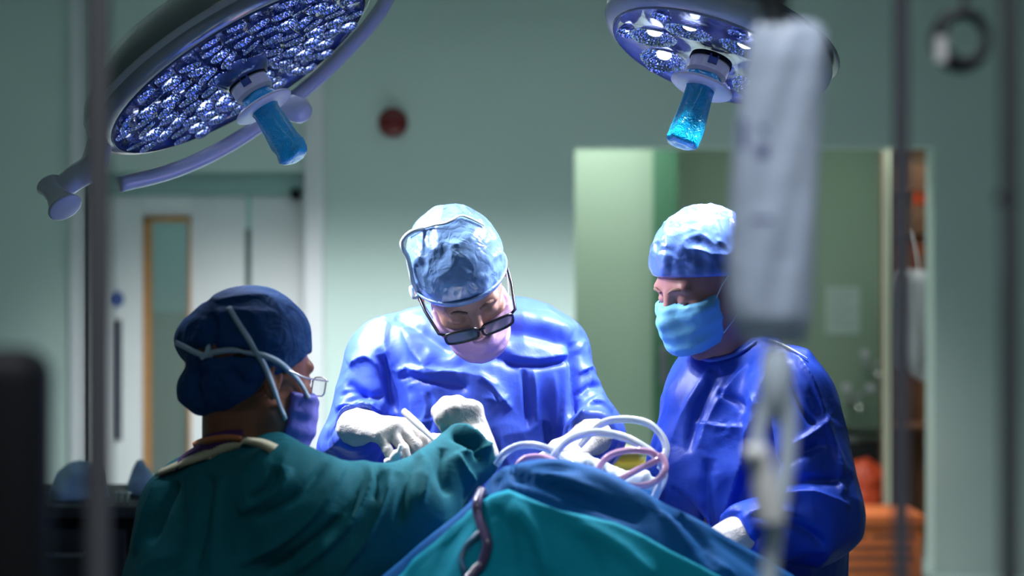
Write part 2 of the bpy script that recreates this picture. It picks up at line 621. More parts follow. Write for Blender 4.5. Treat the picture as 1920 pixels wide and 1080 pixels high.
def ribbon(trees, pts, width, lift=0.002, thick=0.0012, dflt=2.4, n=8, nsm=4):
    """a flat band lying on the surfaces the sight line meets; a real strip with thickness"""
    q = catmull([np.array(p, float) for p in pts], n)
    W, NN = [], []
    last = None
    for a in q:
        p, nn = snap(trees, a[0], a[1], last if last is not None else dflt)
        if nn is None:
            nn = np.array([0, -1.0, 0])
        else:
            last = p[1]
        W.append(p); NN.append(nn)
    W = np.array(W); NN = np.array(NN)
    for _ in range(nsm):
        W[1:-1] = (W[:-2] + 2 * W[1:-1] + W[2:]) / 4
        NN[1:-1] = (NN[:-2] + 2 * NN[1:-1] + NN[2:]) / 4
    V = []
    for i in range(len(W)):
        t = nrm(W[min(i + 1, len(W) - 1)] - W[max(i - 1, 0)])
        nn = nrm(NN[i] - t * (NN[i] @ t))
        s = np.cross(t, nn)
        c = W[i] + nn * lift
        hw = width / 2 if not callable(width) else width(i / (len(W) - 1)) / 2
        V += [c - s * hw, c + nn * thick, c + s * hw, c - nn * thick * 0.8]
    Q = []
    for i in range(len(W) - 1):
        for k in range(4):
            a, b = 4 * i + k, 4 * i + (k + 1) % 4
            Q.append((a, b, b + 4, a + 4))
    Q.append((0, 3, 2, 1))
    e = 4 * (len(W) - 1)
    Q.append((e, e + 1, e + 2, e + 3))
    return np.array(V), np.array(Q)


# ------------------------------------------------------------------ anatomy
class Head:
    def __init__(s, c, yaw, pitch, roll, k=1.0):
        s.c, s.A, s.k = np.asarray(c, float), rotm(yaw, pitch, roll), k

    def w(s, *l):
        return s.c + s.A @ (np.array(l, float) * s.k)

    def e(s, c, r):
        return ell(s.w(*c), np.array(r) * s.k, s.A)

    def r(s, a, b, ra, rb):
        return rc(s.w(*a), s.w(*b), ra * s.k, rb * s.k)

    def local(s, X, Y, Z):
        dx, dy, dz = X - s.c[0], Y - s.c[1], Z - s.c[2]
        return [(s.A[0, i] * dx + s.A[1, i] * dy + s.A[2, i] * dz) / s.k for i in range(3)]

    def skull(s):
        return s.e((0, 0.012, 0.043), (0.077, 0.098, 0.089))

    def add(s, v, neck_to, neck_r=0.055):
        v.add(s.skull(), 0.01)
        v.add(s.e((0, -0.036, -0.030), (0.062, 0.060, 0.088)), 0.035)
        v.add(s.r((-0.048, -0.005, -0.055), (0, -0.072, -0.098), 0.020, 0.018), 0.025)
        v.add(s.r((0.048, -0.005, -0.055), (0, -0.072, -0.098), 0.020, 0.018), 0.025)
        v.add(s.e((0, -0.082, -0.100), (0.020, 0.014, 0.014)), 0.015)
        v.add(s.r((-0.04, -0.082, 0.022), (0.04, -0.082, 0.022), 0.010, 0.010), 0.015)
        for q in (-1, 1):
            v.add(s.e((q * 0.043, -0.072, -0.022), (0.020, 0.018, 0.018)), 0.018)      # cheek bone
            v.sub(s.e((q * 0.031, -0.103, 0.002), (0.019, 0.018, 0.012)), 0.012)        # socket
            v.add(s.e((q * 0.031, -0.083, 0.000), (0.0145, 0.0125, 0.0115)), 0.004)       # lid
            v.add(s.e((q * 0.084, 0.016, -0.006), (0.0085, 0.018, 0.032)), 0.006)       # ear
            v.sub(s.e((q * 0.094, 0.012, -0.004), (0.0065, 0.009, 0.020)), 0.004)
            v.add(s.e((q * 0.083, 0.010, -0.033), (0.006, 0.008, 0.009)), 0.004)
        v.add(s.r((0, -0.094, 0.012), (0, -0.116, -0.034), 0.0085, 0.0115), 0.010)       # nose
        v.add(s.r((-0.012, -0.104, -0.038), (0.012, -0.104, -0.038), 0.0075, 0.0075), 0.008)
        v.add(s.r((-0.018, -0.092, -0.064), (0.018, -0.092, -0.064), 0.006, 0.006), 0.008)  # lips
        v.add(s.r((-0.014, -0.092, -0.074), (0.014, -0.092, -0.074), 0.006, 0.006), 0.006)
        v.add(rc(s.w(0, 0.025, -0.045), neck_to, neck_r, neck_r * 1.12), 0.03)

    def cap(s, h=0.0026, grow=0.010, plane=(0.4, 0.012), extra=(), disp=0.004):
        c = s.w(0, 0.01, 0.04)
        v = Vol(c - 0.19, c + 0.19, h)
        v.add(s.skull(), 0.0, grow)
        for p, k in extra:
            v.add(p, k)
        v.cut(lambda X, Y, Z: (lambda l: (plane[1] - plane[0] * l[1] - l[2]) * 0.93)(s.local(X, Y, Z)), 0.008)
        V, Q = v.mesh(2)
        N = normals(V, Q)
        L = (V - s.c) @ s.A
        d = (ridged(L, 26) - 0.55) * disp + (ridged(L, 55, off=9) - 0.55) * disp * 0.4
        edge = np.clip((L[:, 2] + plane[0] * L[:, 1] - plane[1]) / 0.02, 0, 1)
        V = V + N * (d * edge)[:, None]
        return V, Q

    def mask(s, h=0.0022, grow=0.007, top=-0.014, bot=-0.118, back=-0.028, puff=0.0, slope=0.10):
        c = s.w(0, -0.06, -0.06)
        v = Vol(c - 0.12, c + 0.12, h)
        v.add(s.e((0, -0.036, -0.030), (0.062, 0.060, 0.088)), 0.03, grow)
        v.add(s.r((0, -0.094, 0.0), (0, -0.116, -0.036), 0.008, 0.012), 0.03, grow)
        v.add(s.e((0, -0.072 - puff, -0.075), (0.045, 0.040, 0.042)), 0.03, grow)
        v.add(s.e((0, -0.070 - puff, -0.098), (0.030, 0.022, 0.020)), 0.03, grow)
        for q in (-1, 1): v.add(s.e((q * 0.043, -0.070, -0.026), (0.021, 0.020, 0.022)), 0.02, grow)
        v.cut(lambda X, Y, Z: (lambda l: np.maximum(np.maximum(l[2] - top + slope * np.abs(l[0]), bot - l[2]), l[1] - back - 0.12 * l[2]))(s.local(X, Y, Z)), 0.006)
        V, Q = v.mesh(2)
        N = normals(V, Q)
        L = (V - s.c) @ s.A
        pl = 0.0010 * np.sin((L[:, 2] + 0.3 * L[:, 1] ** 2) * 2 * PI / 0.030)
        inn = np.clip((top - 0.008 - L[:, 2]) / 0.01, 0, 1)
        V = V + N * (pl * inn + (ridged(L, 40, off=3) - 0.5) * 0.0016)[:, None]
        return V, Q


def hand(w, f, n, thumb, curls, tcurl=0.5, k=1.0, tdir=None, spread=0.0):
    """wrist, finger direction, back-of-hand direction, thumb side (+1/-1 of f x n), bends per finger"""
    w, f = np.asarray(w, float), nrm(f)
    n = nrm(np.asarray(n, float) - f * (np.asarray(n, float) @ f))
    l = np.cross(f, n) * thumb
    out = []
    offs = (0.029, 0.010, -0.010, -0.028)
    fw = (0.088, 0.092, 0.087, 0.078)
    segs = ((0.042, 0.025, 0.020), (0.046, 0.029, 0.021), (0.043, 0.027, 0.020), (0.033, 0.020, 0.018))
    rad = (0.0100, 0.0102, 0.0096, 0.0086)
    for i in range(4):
        kn = w + k * (f * fw[i] + l * offs[i] + n * (0.004 if i in (1, 2) else 0.0))
        out.append((w + k * l * offs[i] * 0.62, kn, 0.0165 * k, 0.0125 * k, 0.016))
        p = kn
        ang = 0
        fd = nrm(f + l * spread * (1.5 - i))
        for j in range(3):
            ang += curls[i][j]
            d = math.cos(ang) * fd - math.sin(ang) * n
            q = p + k * segs[i][j] * d
            out.append((p, q, rad[i] * k * (1 - 0.09 * j), rad[i] * k * (1 - 0.09 * (j + 1)), 0.005))
            p = q
    b = w + k * (f * 0.022 + l * 0.024 - n * 0.006)
    td = nrm(tdir) if tdir is not None else nrm(f * 0.7 + l * 0.75 - n * 0.3)
    q = b + k * 0.044 * td
    out.append((b, q, 0.0175 * k, 0.0125 * k, 0.014))
    td2 = nrm(td * math.cos(tcurl) + (f * 0.6 - l * 0.55 - n * 0.5) * math.sin(tcurl))
    r = q + k * 0.034 * td2
    out.append((q, r, 0.0122 * k, 0.0108 * k, 0.006))
    td3 = nrm(td2 * math.cos(tcurl * 0.6) + (f * 0.5 - l * 0.7 - n * 0.4) * math.sin(tcurl * 0.6))
    out.append((r, r + k * 0.026 * td3, 0.0108 * k, 0.0085 * k, 0.006))
    return out


def glove_mesh(prims, wrist, elbow, cuff=0.075, h=0.0022, r0=0.031, r1=0.038):
    pts = np.array([p for a in prims for p in a[:2]])
    d = nrm(np.asarray(elbow) - np.asarray(wrist))
    end = np.asarray(wrist) + d * cuff
    pts = np.vstack([pts, [end]])
    v = Vol(pts.min(0) - 0.06, pts.max(0) + 0.06, h)
    for a, b, ra, rb, k in prims:
        v.add(rc(a, b, ra, rb), k, 0.0008)
    v.add(rc(wrist, end, r0, r1), 0.02)
    e = end - d * 0.004
    v.cut(lambda X, Y, Z: (X - e[0]) * d[0] + (Y - e[1]) * d[1] + (Z - e[2]) * d[2] - 0.004)
    V, Q = v.mesh(2)
    N = normals(V, Q)
    along = (V - np.asarray(wrist)) @ d
    near = np.exp(-((along - 0.02) / 0.03) ** 2)
    V = V + N * ((ridged(V, 45, off=2) - 0.5) * (0.0012 + 0.003 * near))[:, None]
    return V, Q


def spectacles(hd, parent, m_frame, lm=None, zc=-0.004, y=-0.108, w=0.050, hgt=0.036, r=0.0016, tilt=0.0):
    mb = MB()
    lens = []
    for q in (-1, 1):
        ring = []
        for i in range(28):
            a = 2 * PI * i / 28
            ca, sa = math.cos(a), math.sin(a)
            ex = 0.5
            x = q * 0.034 + w / 2 * math.copysign(abs(ca) ** ex, ca)
            z = zc + hgt / 2 * math.copysign(abs(sa) ** ex, sa)
            yy = y + 1.6 * x * x - tilt * (z - zc)
            ring.append(hd.w(x, yy, z))
        mb.tube(ring, r, 8, closed=True)
        mb.tube([hd.w(q * 0.059, y + 0.004, zc + hgt * 0.3), hd.w(q * 0.072, y + 0.014, zc + hgt * 0.3),
                 hd.w(q * 0.083, -0.05, zc + 0.008), hd.w(q * 0.087, 0.0, 0.012), hd.w(q * 0.088, 0.022, 0.0)], r * 1.15, 8)
        lens.append(ring)
    mb.tube([hd.w(-0.0085, y - 0.001, zc + 0.008), hd.w(0, y - 0.004, zc + 0.011), hd.w(0.0085, y - 0.001, zc + 0.008)], r, 8)
    fr = mb.build('eyeglasses', m_frame, parent, smooth=True)
    for ring in lens:
        lb = MB()
        c = np.mean(ring, 0)
        for off in (0.0006, -0.0006):
            ax = hd.A @ np.array([0, -1, 0])
            vs = [lb.bm.verts.new(Vector(p + ax * off)) for p in ring]
            cv = lb.bm.verts.new(Vector(c + ax * (off + 0.001)))
            for i in range(len(vs)):
                lb.bm.faces.new([vs[i], vs[(i + 1) % len(vs)], cv])
        lb.build('lens', lm or M['lens'], fr, smooth=True)
    return fr


def feet(v, x, y, yaw):
    F = np.array([math.sin(yaw), -math.cos(yaw), 0])
    R = np.array([-F[1], F[0], 0])
    hip = np.array([x, y, 0.86])
    for q in (-1, 1):
        a = hip + R * 0.09 * q
        kn = a + np.array([0, 0, -0.40]) + F * 0.03
        an = np.array([kn[0], kn[1], 0.09]) - F * 0.03
        v.add(rc(a, kn, 0.085, 0.058), 0.04)
        v.add(rc(kn, an, 0.055, 0.038), 0.03)
        toe = an + F * 0.17
        toe[2] = 0.036
        v.add(rc(np.array([an[0], an[1], 0.045]), toe, 0.043, 0.036), 0.03)

# ================================================================== THE ROOM
D = 7.5
KX = D / F_PX


def X7(px, d=D): return (px - 960) / F_PX * d
def Z7(py, d=D): return CAM_Z - (py - 540) / F_PX * d


RX0, RX1, RY0, RY1, RH = -3.4, 3.6, -1.6, D, 3.05
AB = 9.6        # back of the recess


def structure(name, mb, m, parent=None):
    o = mb.build(name, m, parent)
    if parent is None: o['kind'] = 'structure'
    return o


xa, xb = X7(163), X7(572)           # doorway
xc, xd = X7(1078), X7(1752)         # recess opening
zd, zr = Z7(322), Z7(275)
T = 0.16
w = MB()
w.box((RX0 - 0.1, D, 0), (xa, D + T, RH)).box((xa, D, zd), (xb, D + T, RH)).box((xb, D, 0), (xc, D + T, RH))
w.box((xc, D, zr), (xd, D + T, RH)).box((xd, D, 0), (RX1 + 0.1, D + T, RH))
structure('wall_back', w, M['wall'])
structure('wall_left', MB().box((RX0 - 0.12, RY0, 0), (RX0, D, RH)), M['wall'])
structure('wall_right', MB().box((RX1, RY0, 0), (RX1 + 0.12, D, RH)), M['wall'])
structure('wall_front', MB().box((RX0 - 0.1, RY0 - 0.12, 0), (RX1 + 0.1, RY0, RH)), M['wall'])
structure('floor', MB().box((RX0 - 0.2, RY0 - 0.2, -0.1), (RX1 + 0.2, AB + 0.3, 0)), M['floor'])
structure('ceiling', MB().box((RX0 - 0.2, RY0 - 0.2, RH), (RX1 + 0.2, AB + 0.3, RH + 0.1)), M['ceiling'])
# upright white posts of the door surround
structure('trim_left', MB().box((X7(133), D - 0.03, 0), (xa, D + T, RH), 0.004), M['white_trim'])
structure('trim_right', MB().box((xb, D - 0.03, 0), (X7(607), D + T, RH), 0.004), M['white_trim'])
structure('trim_head', MB().box((xa, D + 0.04, Z7(364)), (xb, D + T, zd), 0.004), mat('door_head_green', (0.22, 0.34, 0.33), 0.5))
structure('baseboard_back', MB().box((X7(607), D - 0.02, 0), (xc - 0.02, D, 0.12), 0.004), M['corridor_low'])
# double door
dy = D + 0.07
dz1 = Z7(365)
door = structure('door_1', MB().box((xa + 0.004, dy, 0.005), (X7(263), dy + 0.045, dz1), 0.003)
                 .box((X7(352), dy, 0.005), (X7(455), dy + 0.045, dz1), 0.003)
                 .box((X7(262), dy, Z7(404)), (X7(353), dy + 0.045, dz1))
                 .box((X7(262), dy, 0.005), (X7(353), dy + 0.045, 0.30)), M['door_white'])
wf = MB()
a0, a1, b0, b1 = X7(263), X7(352), 0.30, Z7(404)
wf.box((a0, dy - 0.012, b0), (a0 + 0.035, dy + 0.055, b1), 0.004).box((a1 - 0.012, dy - 0.012, b0), (a1, dy + 0.055, b1), 0.004)
wf.box((a0, dy - 0.012, b1 - 0.03), (a1, dy + 0.055, b1), 0.004).box((a0, dy - 0.012, b0), (a1, dy + 0.055, b0 + 0.03), 0.004)
wf.build('window_bead', M['wood'], door)
MB().box((a0 + 0.03, dy + 0.018, b0 + 0.02), (a1 - 0.01, dy + 0.024, b1 - 0.02)).build('vision_pane', M['glass'], door)
MB().box((X7(455), dy + 0.005, 0.02), (X7(466), dy + 0.055, Z7(428)), 0.003).build('leaf_gap_strip', mat('gap_shade_green', (0.05, 0.09, 0.08), 0.8), door)  # dark colour stands in for the shaded gap between the leaves
MB().box((X7(203), dy - 0.006, Z7(828)), (X7(222), dy, Z7(600)), 0.002).build('push_plate', M['plate'], door)
door2 = structure('door_2', MB().box((X7(466), dy, 0.005), (xb - 0.004, dy + 0.045, dz1), 0.003), M['door_white'])
# corridor behind the door
structure('wall_corridor', MB().box((-4.2, AB + 0.2, 0), (X7(700), AB + 0.3, RH)), M['corridor'])
structure('baseboard_corridor', MB().box((-4.2, AB + 0.17, 0), (X7(700), AB + 0.2, Z7(585, AB)), 0.004), M['corridor_low'])
structure('wall_corridor_left', MB().box((-4.4, D + T, 0), (-4.2, AB + 0.3, RH)), M['corridor'])

sgn = MB((X7(211), dy, Z7(561)))
sgn.lathe([(0, -0.004), (0.040, -0.004), (0.042, -0.001), (0.042, 0.0), (0, 0.0)], (X7(211), dy - 0.001, Z7(561)), (0, 1, 0))
sg = tag(sgn.build('door_sign', M['signblue']), 'round dark blue sign disc on the white door left of the glass strip', 'sign')
MB().box((X7(204), dy - 0.0065, Z7(563)), (X7(218), dy - 0.0045, Z7(558))).build('sign_bar', M['signblue'], sg)
hb = MB((X7(552), dy, Z7(362)))
hb.lathe([(0, -0.05), (0.018, -0.048), (0.029, -0.036), (0.032, -0.02), (0.024, -0.006), (0.024, 0), (0, 0)], (X7(552), dy, Z7(363)), (0, 1, 0))
hb_o = tag(hb.build('door_stop', M['black']), 'small round black knob at the top corner of the narrow white door', 'door stop')

# fire alarm
c = np.array([X7(737), D + 0.004, Z7(230)])
al = empty('fire_alarm', c)
tag(al, 'round dark red fire alarm on the pale green back wall', 'alarm')
MB().lathe([(0, 0), (0.078, 0), (0.078, -0.022), (0.070, -0.028), (0, -0.028)], c, (0, 1, 0), 40).build('base', M['red'], al)
MB().lathe([(0.060, -0.028), (0.058, -0.052), (0.045, -0.066), (0.02, -0.072), (0, -0.073)], c, (0, 1, 0), 40).build('sounder', M['red'], al)

# ------------------------------------------------------------------ recess (scrub area)
structure('wall_recess_back', MB().box((X7(1270, AB) - 0.6, AB, 0), (RX1 + 0.4, AB + 0.1, RH)), M['wall_green'])
structure('wall_recess_left', MB().box((X7(660), D + T, 0), (X7(740), AB + 0.2, RH)), M['wall_green'])
structure('wall_recess_side', MB().box((X7(1000, 8.5), 8.5, 0), (X7(1224, 8.5), AB, RH)), M['wall_green'])
structure('trim_recess_post', MB().box((X7(1224, 8.5), 8.46, 0), (X7(1270, 8.5), 8.62, RH), 0.006), M['green_dark'])
structure('trim_recess_frame', MB().box((X7(1660, 8.0), 7.96, 0), (X7(1677, 8.0), 8.06, RH), 0.004), mat('cream_frame', (0.62, 0.60, 0.48), 0.5))
structure('wall_recess_right', MB().box((X7(1752) + 0.50, D + T, 0), (X7(1752) + 0.6, AB, RH)), M['wall_green'])

# wood shelf unit at the right inside the recess
y8 = 8.25
sx0, sx1 = X7(1682, y8), X7(1752, y8) + 0.03
su = empty('shelf_unit', (sx0, y8 + 0.2, 0))
tag(su, 'tall brown wooden shelf unit just inside the right edge of the recess', 'shelf unit')
s_ = MB()
s_.box((sx0, y8 + 0.36, 0), (sx1, y8 + 0.38, Z7(272, y8)))
s_.build('back_panel', M['brown'], su)
for xx in (sx1 - 0.02,):
    MB().box((xx, y8, 0), (xx + 0.02, y8 + 0.36, Z7(272, y8)), 0.002).build('side_panel', M['brown'], su)
for py in (276, 352, 432, 508, 800):
    MB().box((sx0 + 0.02, y8 + 0.01, Z7(py, y8) - 0.02), (sx1 - 0.02, y8 + 0.36, Z7(py, y8)), 0.002).build('shelf', M['brown'], su)
zz = Z7(432, y8)
bx = MB((X7(1722, y8), y8 + 0.1, zz))
bx.box((X7(1706, y8), y8 + 0.02, zz + 0.001), (X7(1745, y8), y8 + 0.25, zz + 0.21), 0.004)
bo = tag(bx.build('carton', M['brown']), 'brown carton with a red label on the middle shelf of the wooden unit', 'carton')
MB().box((X7(1708, y8), y8 + 0.016, Z7(383, y8)), (X7(1743, y8), y8 + 0.0195, Z7(358, y8))).build('red_label', M['orange_red'], bo)
zz = Z7(508, y8)
bx = MB((X7(1722, y8), y8 + 0.1, zz))
bx.box((X7(1704, y8), y8 + 0.03, zz + 0.001), (X7(1747, y8), y8 + 0.28, zz + 0.19), 0.004)
bo = tag(bx.build('carton', mat('rust_card', (0.26, 0.07, 0.035), 0.7)), 'rust coloured carton on the shelf below the red labelled carton', 'carton')
MB().box((X7(1706, y8), y8 + 0.026, zz + 0.10), (X7(1745, y8), y8 + 0.0295, zz + 0.13)).build('tape', M['orange'], bo)

zz = Z7(352, y8)
bx = MB((X7(1722, y8), y8 + 0.1, zz))
bx.box((X7(1703, y8), y8 + 0.03, zz + 0.001), (X7(1746, y8), y8 + 0.28, zz + 0.20), 0.004)
bo = tag(bx.build('carton', M['brown']), 'plain brown carton on the top shelf above the red labelled carton', 'carton')
MB().box((X7(1705, y8), y8 + 0.026, zz + 0.15), (X7(1744, y8), y8 + 0.0295, zz + 0.17)).build('tape', mat('dull_tape', (0.10, 0.07, 0.04), 0.5), bo)
# hanging white linen on the front of the unit
v = Vol((X7(1655, 8.1), 7.86, Z7(720, 8.1)), (X7(1775, 8.1), 8.24, Z7(490, 8.1)), 0.012)
v.add(rc(P(1708, 535, 8.08), P(1712, 665, 8.06), 0.095, 0.115), 0.02)
v.add(rc(P(1735, 530, 8.08), P(1740, 690, 8.06), 0.06, 0.09), 0.02)
VV, QQ = v.mesh(2)
NN = normals(VV, QQ)
VV = VV + NN * (np.sin(VV[:, 0] * 60 + VV[:, 2] * 4) * 0.008)[:, None]
lb_ = tag(put('linen_bag', (VV, QQ), M['linen'], top_loc=P(1725, 600, 8.08)), 'bulging white linen bag hanging inside the recess behind the thin grey pole', 'bag')

hk = P(1722, 508, 8.08)
MB().tube(catmull([hk + np.array([0, 0, -0.06]), hk + np.array([0, 0.03, 0.06]), np.array([hk[0], y8 + 0.012, Z7(432, y8) - 0.01])], 5), 0.006, 8).build('hanging_loop', M['linen'], lb_, smooth=True)
# notice
nb = MB(P(1580, 582, AB - 0.02))
cc = P(1580, 582, AB - 0.004)
nb.box(cc + np.array([-0.115, -0.003, -0.16]), cc + np.array([0.115, 0.002, 0.16]))
no = tag(nb.build('notice', M['paper']), 'pale paper notice taped to the green wall above the chrome taps', 'notice')
ln = MB()
for i in range(7):
    ln.box(cc + np.array([-0.09, -0.0045, 0.12 - i * 0.036]), cc + np.array([0.09 - 0.03 * (i % 3), -0.0032, 0.128 - i * 0.036]))
ln.build('print_lines', mat('notice_print', (0.35, 0.45, 0.45), 0.7), no)

# scrub taps and trough
def scrub_tap(px, py, k, label):
    d = AB - 0.1
    c = P(px, py, d)
    o = empty('scrub_tap', c)
    tag(o, label, 'tap', 'chrome scrub taps on the recess wall')
    y1 = AB
    MB().lathe([(0, 0), (0.035, 0), (0.035, 0.015), (0.022, 0.02), (0.022, y1 - c[1])], c + np.array([0, 0.0, 0]), (0, 1, 0), 24).build('valve_body', M['chrome'], o)
    MB().tube(catmull([c, c + np.array([0.0, -0.06, 0.0]), c + np.array([0, -0.14, 0.02]), c + np.array([0, -0.20, -0.03]), c + np.array([0, -0.21, -0.09])], 5), 0.013, 12).build('spout', M['chrome'], o)
    for q in (-1, 1):
        l = MB().tube([c + np.array([q * 0.02, -0.01, 0.02]), c + np.array([q * 0.06, -0.05, 0.06]), c + np.array([q * 0.08, -0.17, 0.10])], [0.011, 0.010, 0.009], 10)
        l.lathe([(0, -0.03), (0.022, -0.028), (0.028, -0.012), (0.028, 0.008), (0.02, 0.02), (0, 0.022)], c + np.array([q * 0.08, -0.17, 0.10]), (0, 1, 0), 16)
        l.build('elbow_lever', M['hub_white'], o)  # white colour stands in for the bright shine of chrome


scrub_tap(1632, 690, 1, 'upper chrome scrub tap with two round lever ends in the recess')
scrub_tap(1598, 752, 1, 'lower chrome scrub tap on the green recess wall beside the blue sleeve')
tx0, tx1 = X7(1540, AB), X7(1700, AB)
tr = empty('scrub_sink', (0.5 * (tx0 + tx1), AB - 0.25, 0.6))
tag(tr, 'steel scrub trough under the chrome taps in the recess', 'sink')
zt = Z7(806, AB)
MB().box((tx0, AB - 0.50, zt - 0.03), (tx1, AB - 0.46, zt), 0.004).box((tx0, AB - 0.04, zt - 0.03), (tx1, AB, zt + 0.02), 0.004)\
    .box((tx0, AB - 0.5, zt - 0.03), (tx0 + 0.04, AB, zt), 0.004).box((tx1 - 0.04, AB - 0.5, zt - 0.03), (tx1, AB, zt), 0.004).build('rim', M['steel'], tr)
MB().box((tx0 + 0.01, AB - 0.49, zt - 0.30), (tx1 - 0.01, AB - 0.47, zt - 0.028)).box((tx0 + 0.01, AB - 0.49, zt - 0.32), (tx1 - 0.01, AB, zt - 0.30)).build('trough', M['dark'], tr)
for xx in (tx0 + 0.03, tx1 - 0.07):
    MB().box((xx, AB - 0.48, 0), (xx + 0.04, AB - 0.44, zt - 0.31)).build('leg', M['dark'], tr)
c = P(1672, 612, AB - 0.08)
dp = empty('soap_dispenser', c)
tag(dp, 'teal soap dispenser on the green wall right of the paper notice', 'dispenser')
MB().lathe([(0, -0.07), (0.035, -0.065), (0.048, -0.03), (0.048, 0.04), (0.03, 0.085), (0, 0.09)], c, (0, 0, 1), 24).build('body', M['teal_plastic'], dp)
MB().box(c + np.array([-0.03, 0.03, -0.06]), c + np.array([0.03, 0.08, 0.06]), 0.004).build('bracket', M['white_trim'], dp)
c = P(1244, 685, 8.44)
tag(MB(c).box(c + np.array([-0.022, -0.03, -0.11]), c + np.array([0.022, 0.02, 0.11]), 0.006).build('wall_switch_box', M['grey']),
    'slim grey upright box on the dark green post behind the right surgeon', 'switch box')

# orange waste cartons with dark print on the floor of the recess
def waste_box(px0, px1, py0, d, depth, label, lines, m):
    x0, x1 = X7(px0, d), X7(px1, d)
    z1 = Z7(py0, d)
    o = MB(((x0 + x1) / 2, d + depth / 2, 0)).box((x0, d, 0.0), (x1, d + depth, z1), 0.006).build('waste_carton', m)
    tag(o, label, 'carton')
    MB().box((x0 - 0.008, d - 0.008, z1 - 0.05), (x1 + 0.008, d + depth + 0.008, z1 + 0.006), 0.004).build('lid', m, o)
    r = MB()
    for (u0, u1, v) in lines:
        r.box((x0 + (x1 - x0) * u0, d - 0.002, z1 - v - 0.009), (x0 + (x1 - x0) * u1, d + 0.001, z1 - v + 0.009))
    r.build('print_lines', M['ink'], o)
    return o


waste_box(1538, 1730, 968, 7.05, 0.32, 'orange waste carton with rows of dark print on the floor at the recess',
          [(0.12, 0.45, 0.10), (0.5, 0.92, 0.10), (0.3, 0.88, 0.155), (0.1, 0.9, 0.205), (0.2, 0.8, 0.26)], M['orange'])
v = Vol(P(1560, 990, 8.2) - 0.2, P(1665, 840, 8.2) + 0.25, 0.014)
v.add(rc(P(1608, 960, 8.2), P(1620, 905, 8.2), 0.15, 0.12), 0.05)
v.add(rc(P(1618, 905, 8.2), P(1626, 868, 8.2), 0.09, 0.03), 0.03)
v.add(rc(P(1608, 1040, 8.2), P(1612, 950, 8.2), 0.17, 0.15), 0.03)
v.add(rc((P(1608, 960, 8.2)[0], 8.2, 0.16), P(1612, 1000, 8.2), 0.16, 0.17), 0.03)
VV, QQ = v.mesh(2)
NN = normals(VV, QQ)
VV = VV + NN * ((ridged(VV, 9) - 0.5) * 0.03)[:, None]
VV[:, 2] = np.maximum(VV[:, 2], 0.001)
tag(put('waste_sack', (VV, QQ), M['orange_red'], top_loc=(P(1608, 960, 8.2)[0], 8.2, 0)), 'crumpled red orange waste sack tied at the neck in the dark recess', 'sack')
v = Vol(P(1185, 900, 5.2) - 0.25, P(1185, 850, 5.2) + 0.25, 0.012)
# yellow tub on a small trolley behind the table
c = P(1183, 905, 5.6)
yt = empty('yellow_tub', (c[0], c[1], c[2] - 0.05))
tag(yt, 'yellow and cream tub seen through the loops of tubing', 'tub')
MB().lathe([(0, -0.05), (0.085, -0.05), (0.095, 0.07), (0.10, 0.075), (0.10, 0.08), (0.09, 0.08), (0.085, 0.0), (0, -0.03)], c, (0, 0, 1), 28).build('tub', M['yellow'], yt)
MB().box(c + np.array([-0.10, -0.055, 0.082]), c + np.array([0.04, 0.06, 0.14]), 0.02).build('cream_pack', M['cream'], yt)
c2 = np.array([c[0], c[1], c[2] - 0.05])
tro = empty('instrument_trolley', (c2[0], c2[1], 0))
tag(tro, 'small steel trolley carrying the yellow tub behind the tubing', 'trolley')
MB().box((c2[0] - 0.19, c2[1] - 0.2, c2[2] - 0.022), (c2[0] + 0.16, c2[1] + 0.2, c2[2] - 0.001), 0.005).build('top', M['steel'], tro)
for q in (-1, 1):
    for s in (-1, 1):
        MB().tube([(c2[0] - 0.015 + q * 0.16, c2[1] + s * 0.18, 0.0), (c2[0] - 0.015 + q * 0.16, c2[1] + s * 0.18, c2[2] - 0.02)], 0.012, 10).build('leg', M['steel'], tro)

# ------------------------------------------------------------------ added ceiling lights (panels out of view, put in to light the room)
def added_ceiling_light(x, y, sx, sy, e, col, spread, label, z=RH):
    o = empty('added_ceiling_light', (x, y, z))
    tag(o, label, 'added light')
    MB().box((x - sx / 2 - 0.03, y - sy / 2 - 0.03, z - 0.05), (x - sx / 2, y + sy / 2 + 0.03, z)).box((x + sx / 2, y - sy / 2 - 0.03, z - 0.05), (x + sx / 2 + 0.03, y + sy / 2 + 0.03, z))\
        .box((x - sx / 2, y - sy / 2 - 0.03, z - 0.05), (x + sx / 2, y - sy / 2, z)).box((x - sx / 2, y + sy / 2, z - 0.05), (x + sx / 2, y + sy / 2 + 0.03, z)).build('frame', M['white_trim'], o)
    MB().box((x - sx / 2, y - sy / 2, z - 0.02), (x + sx / 2, y + sy / 2, z - 0.005)).build('diffuser', M['panel'], o)
    l = bpy.data.lights.new('added_ceiling_lamp', 'AREA')
    l.shape = 'RECTANGLE'
    l.size, l.size_y = sx, sy
    l.energy = e
    l.color = col
    l.spread = math.radians(spread)
    lo = bpy.data.objects.new('added_ceiling_lamp', l)
    C.objects.link(lo)
    lo.location = (x, y, z - 0.055)


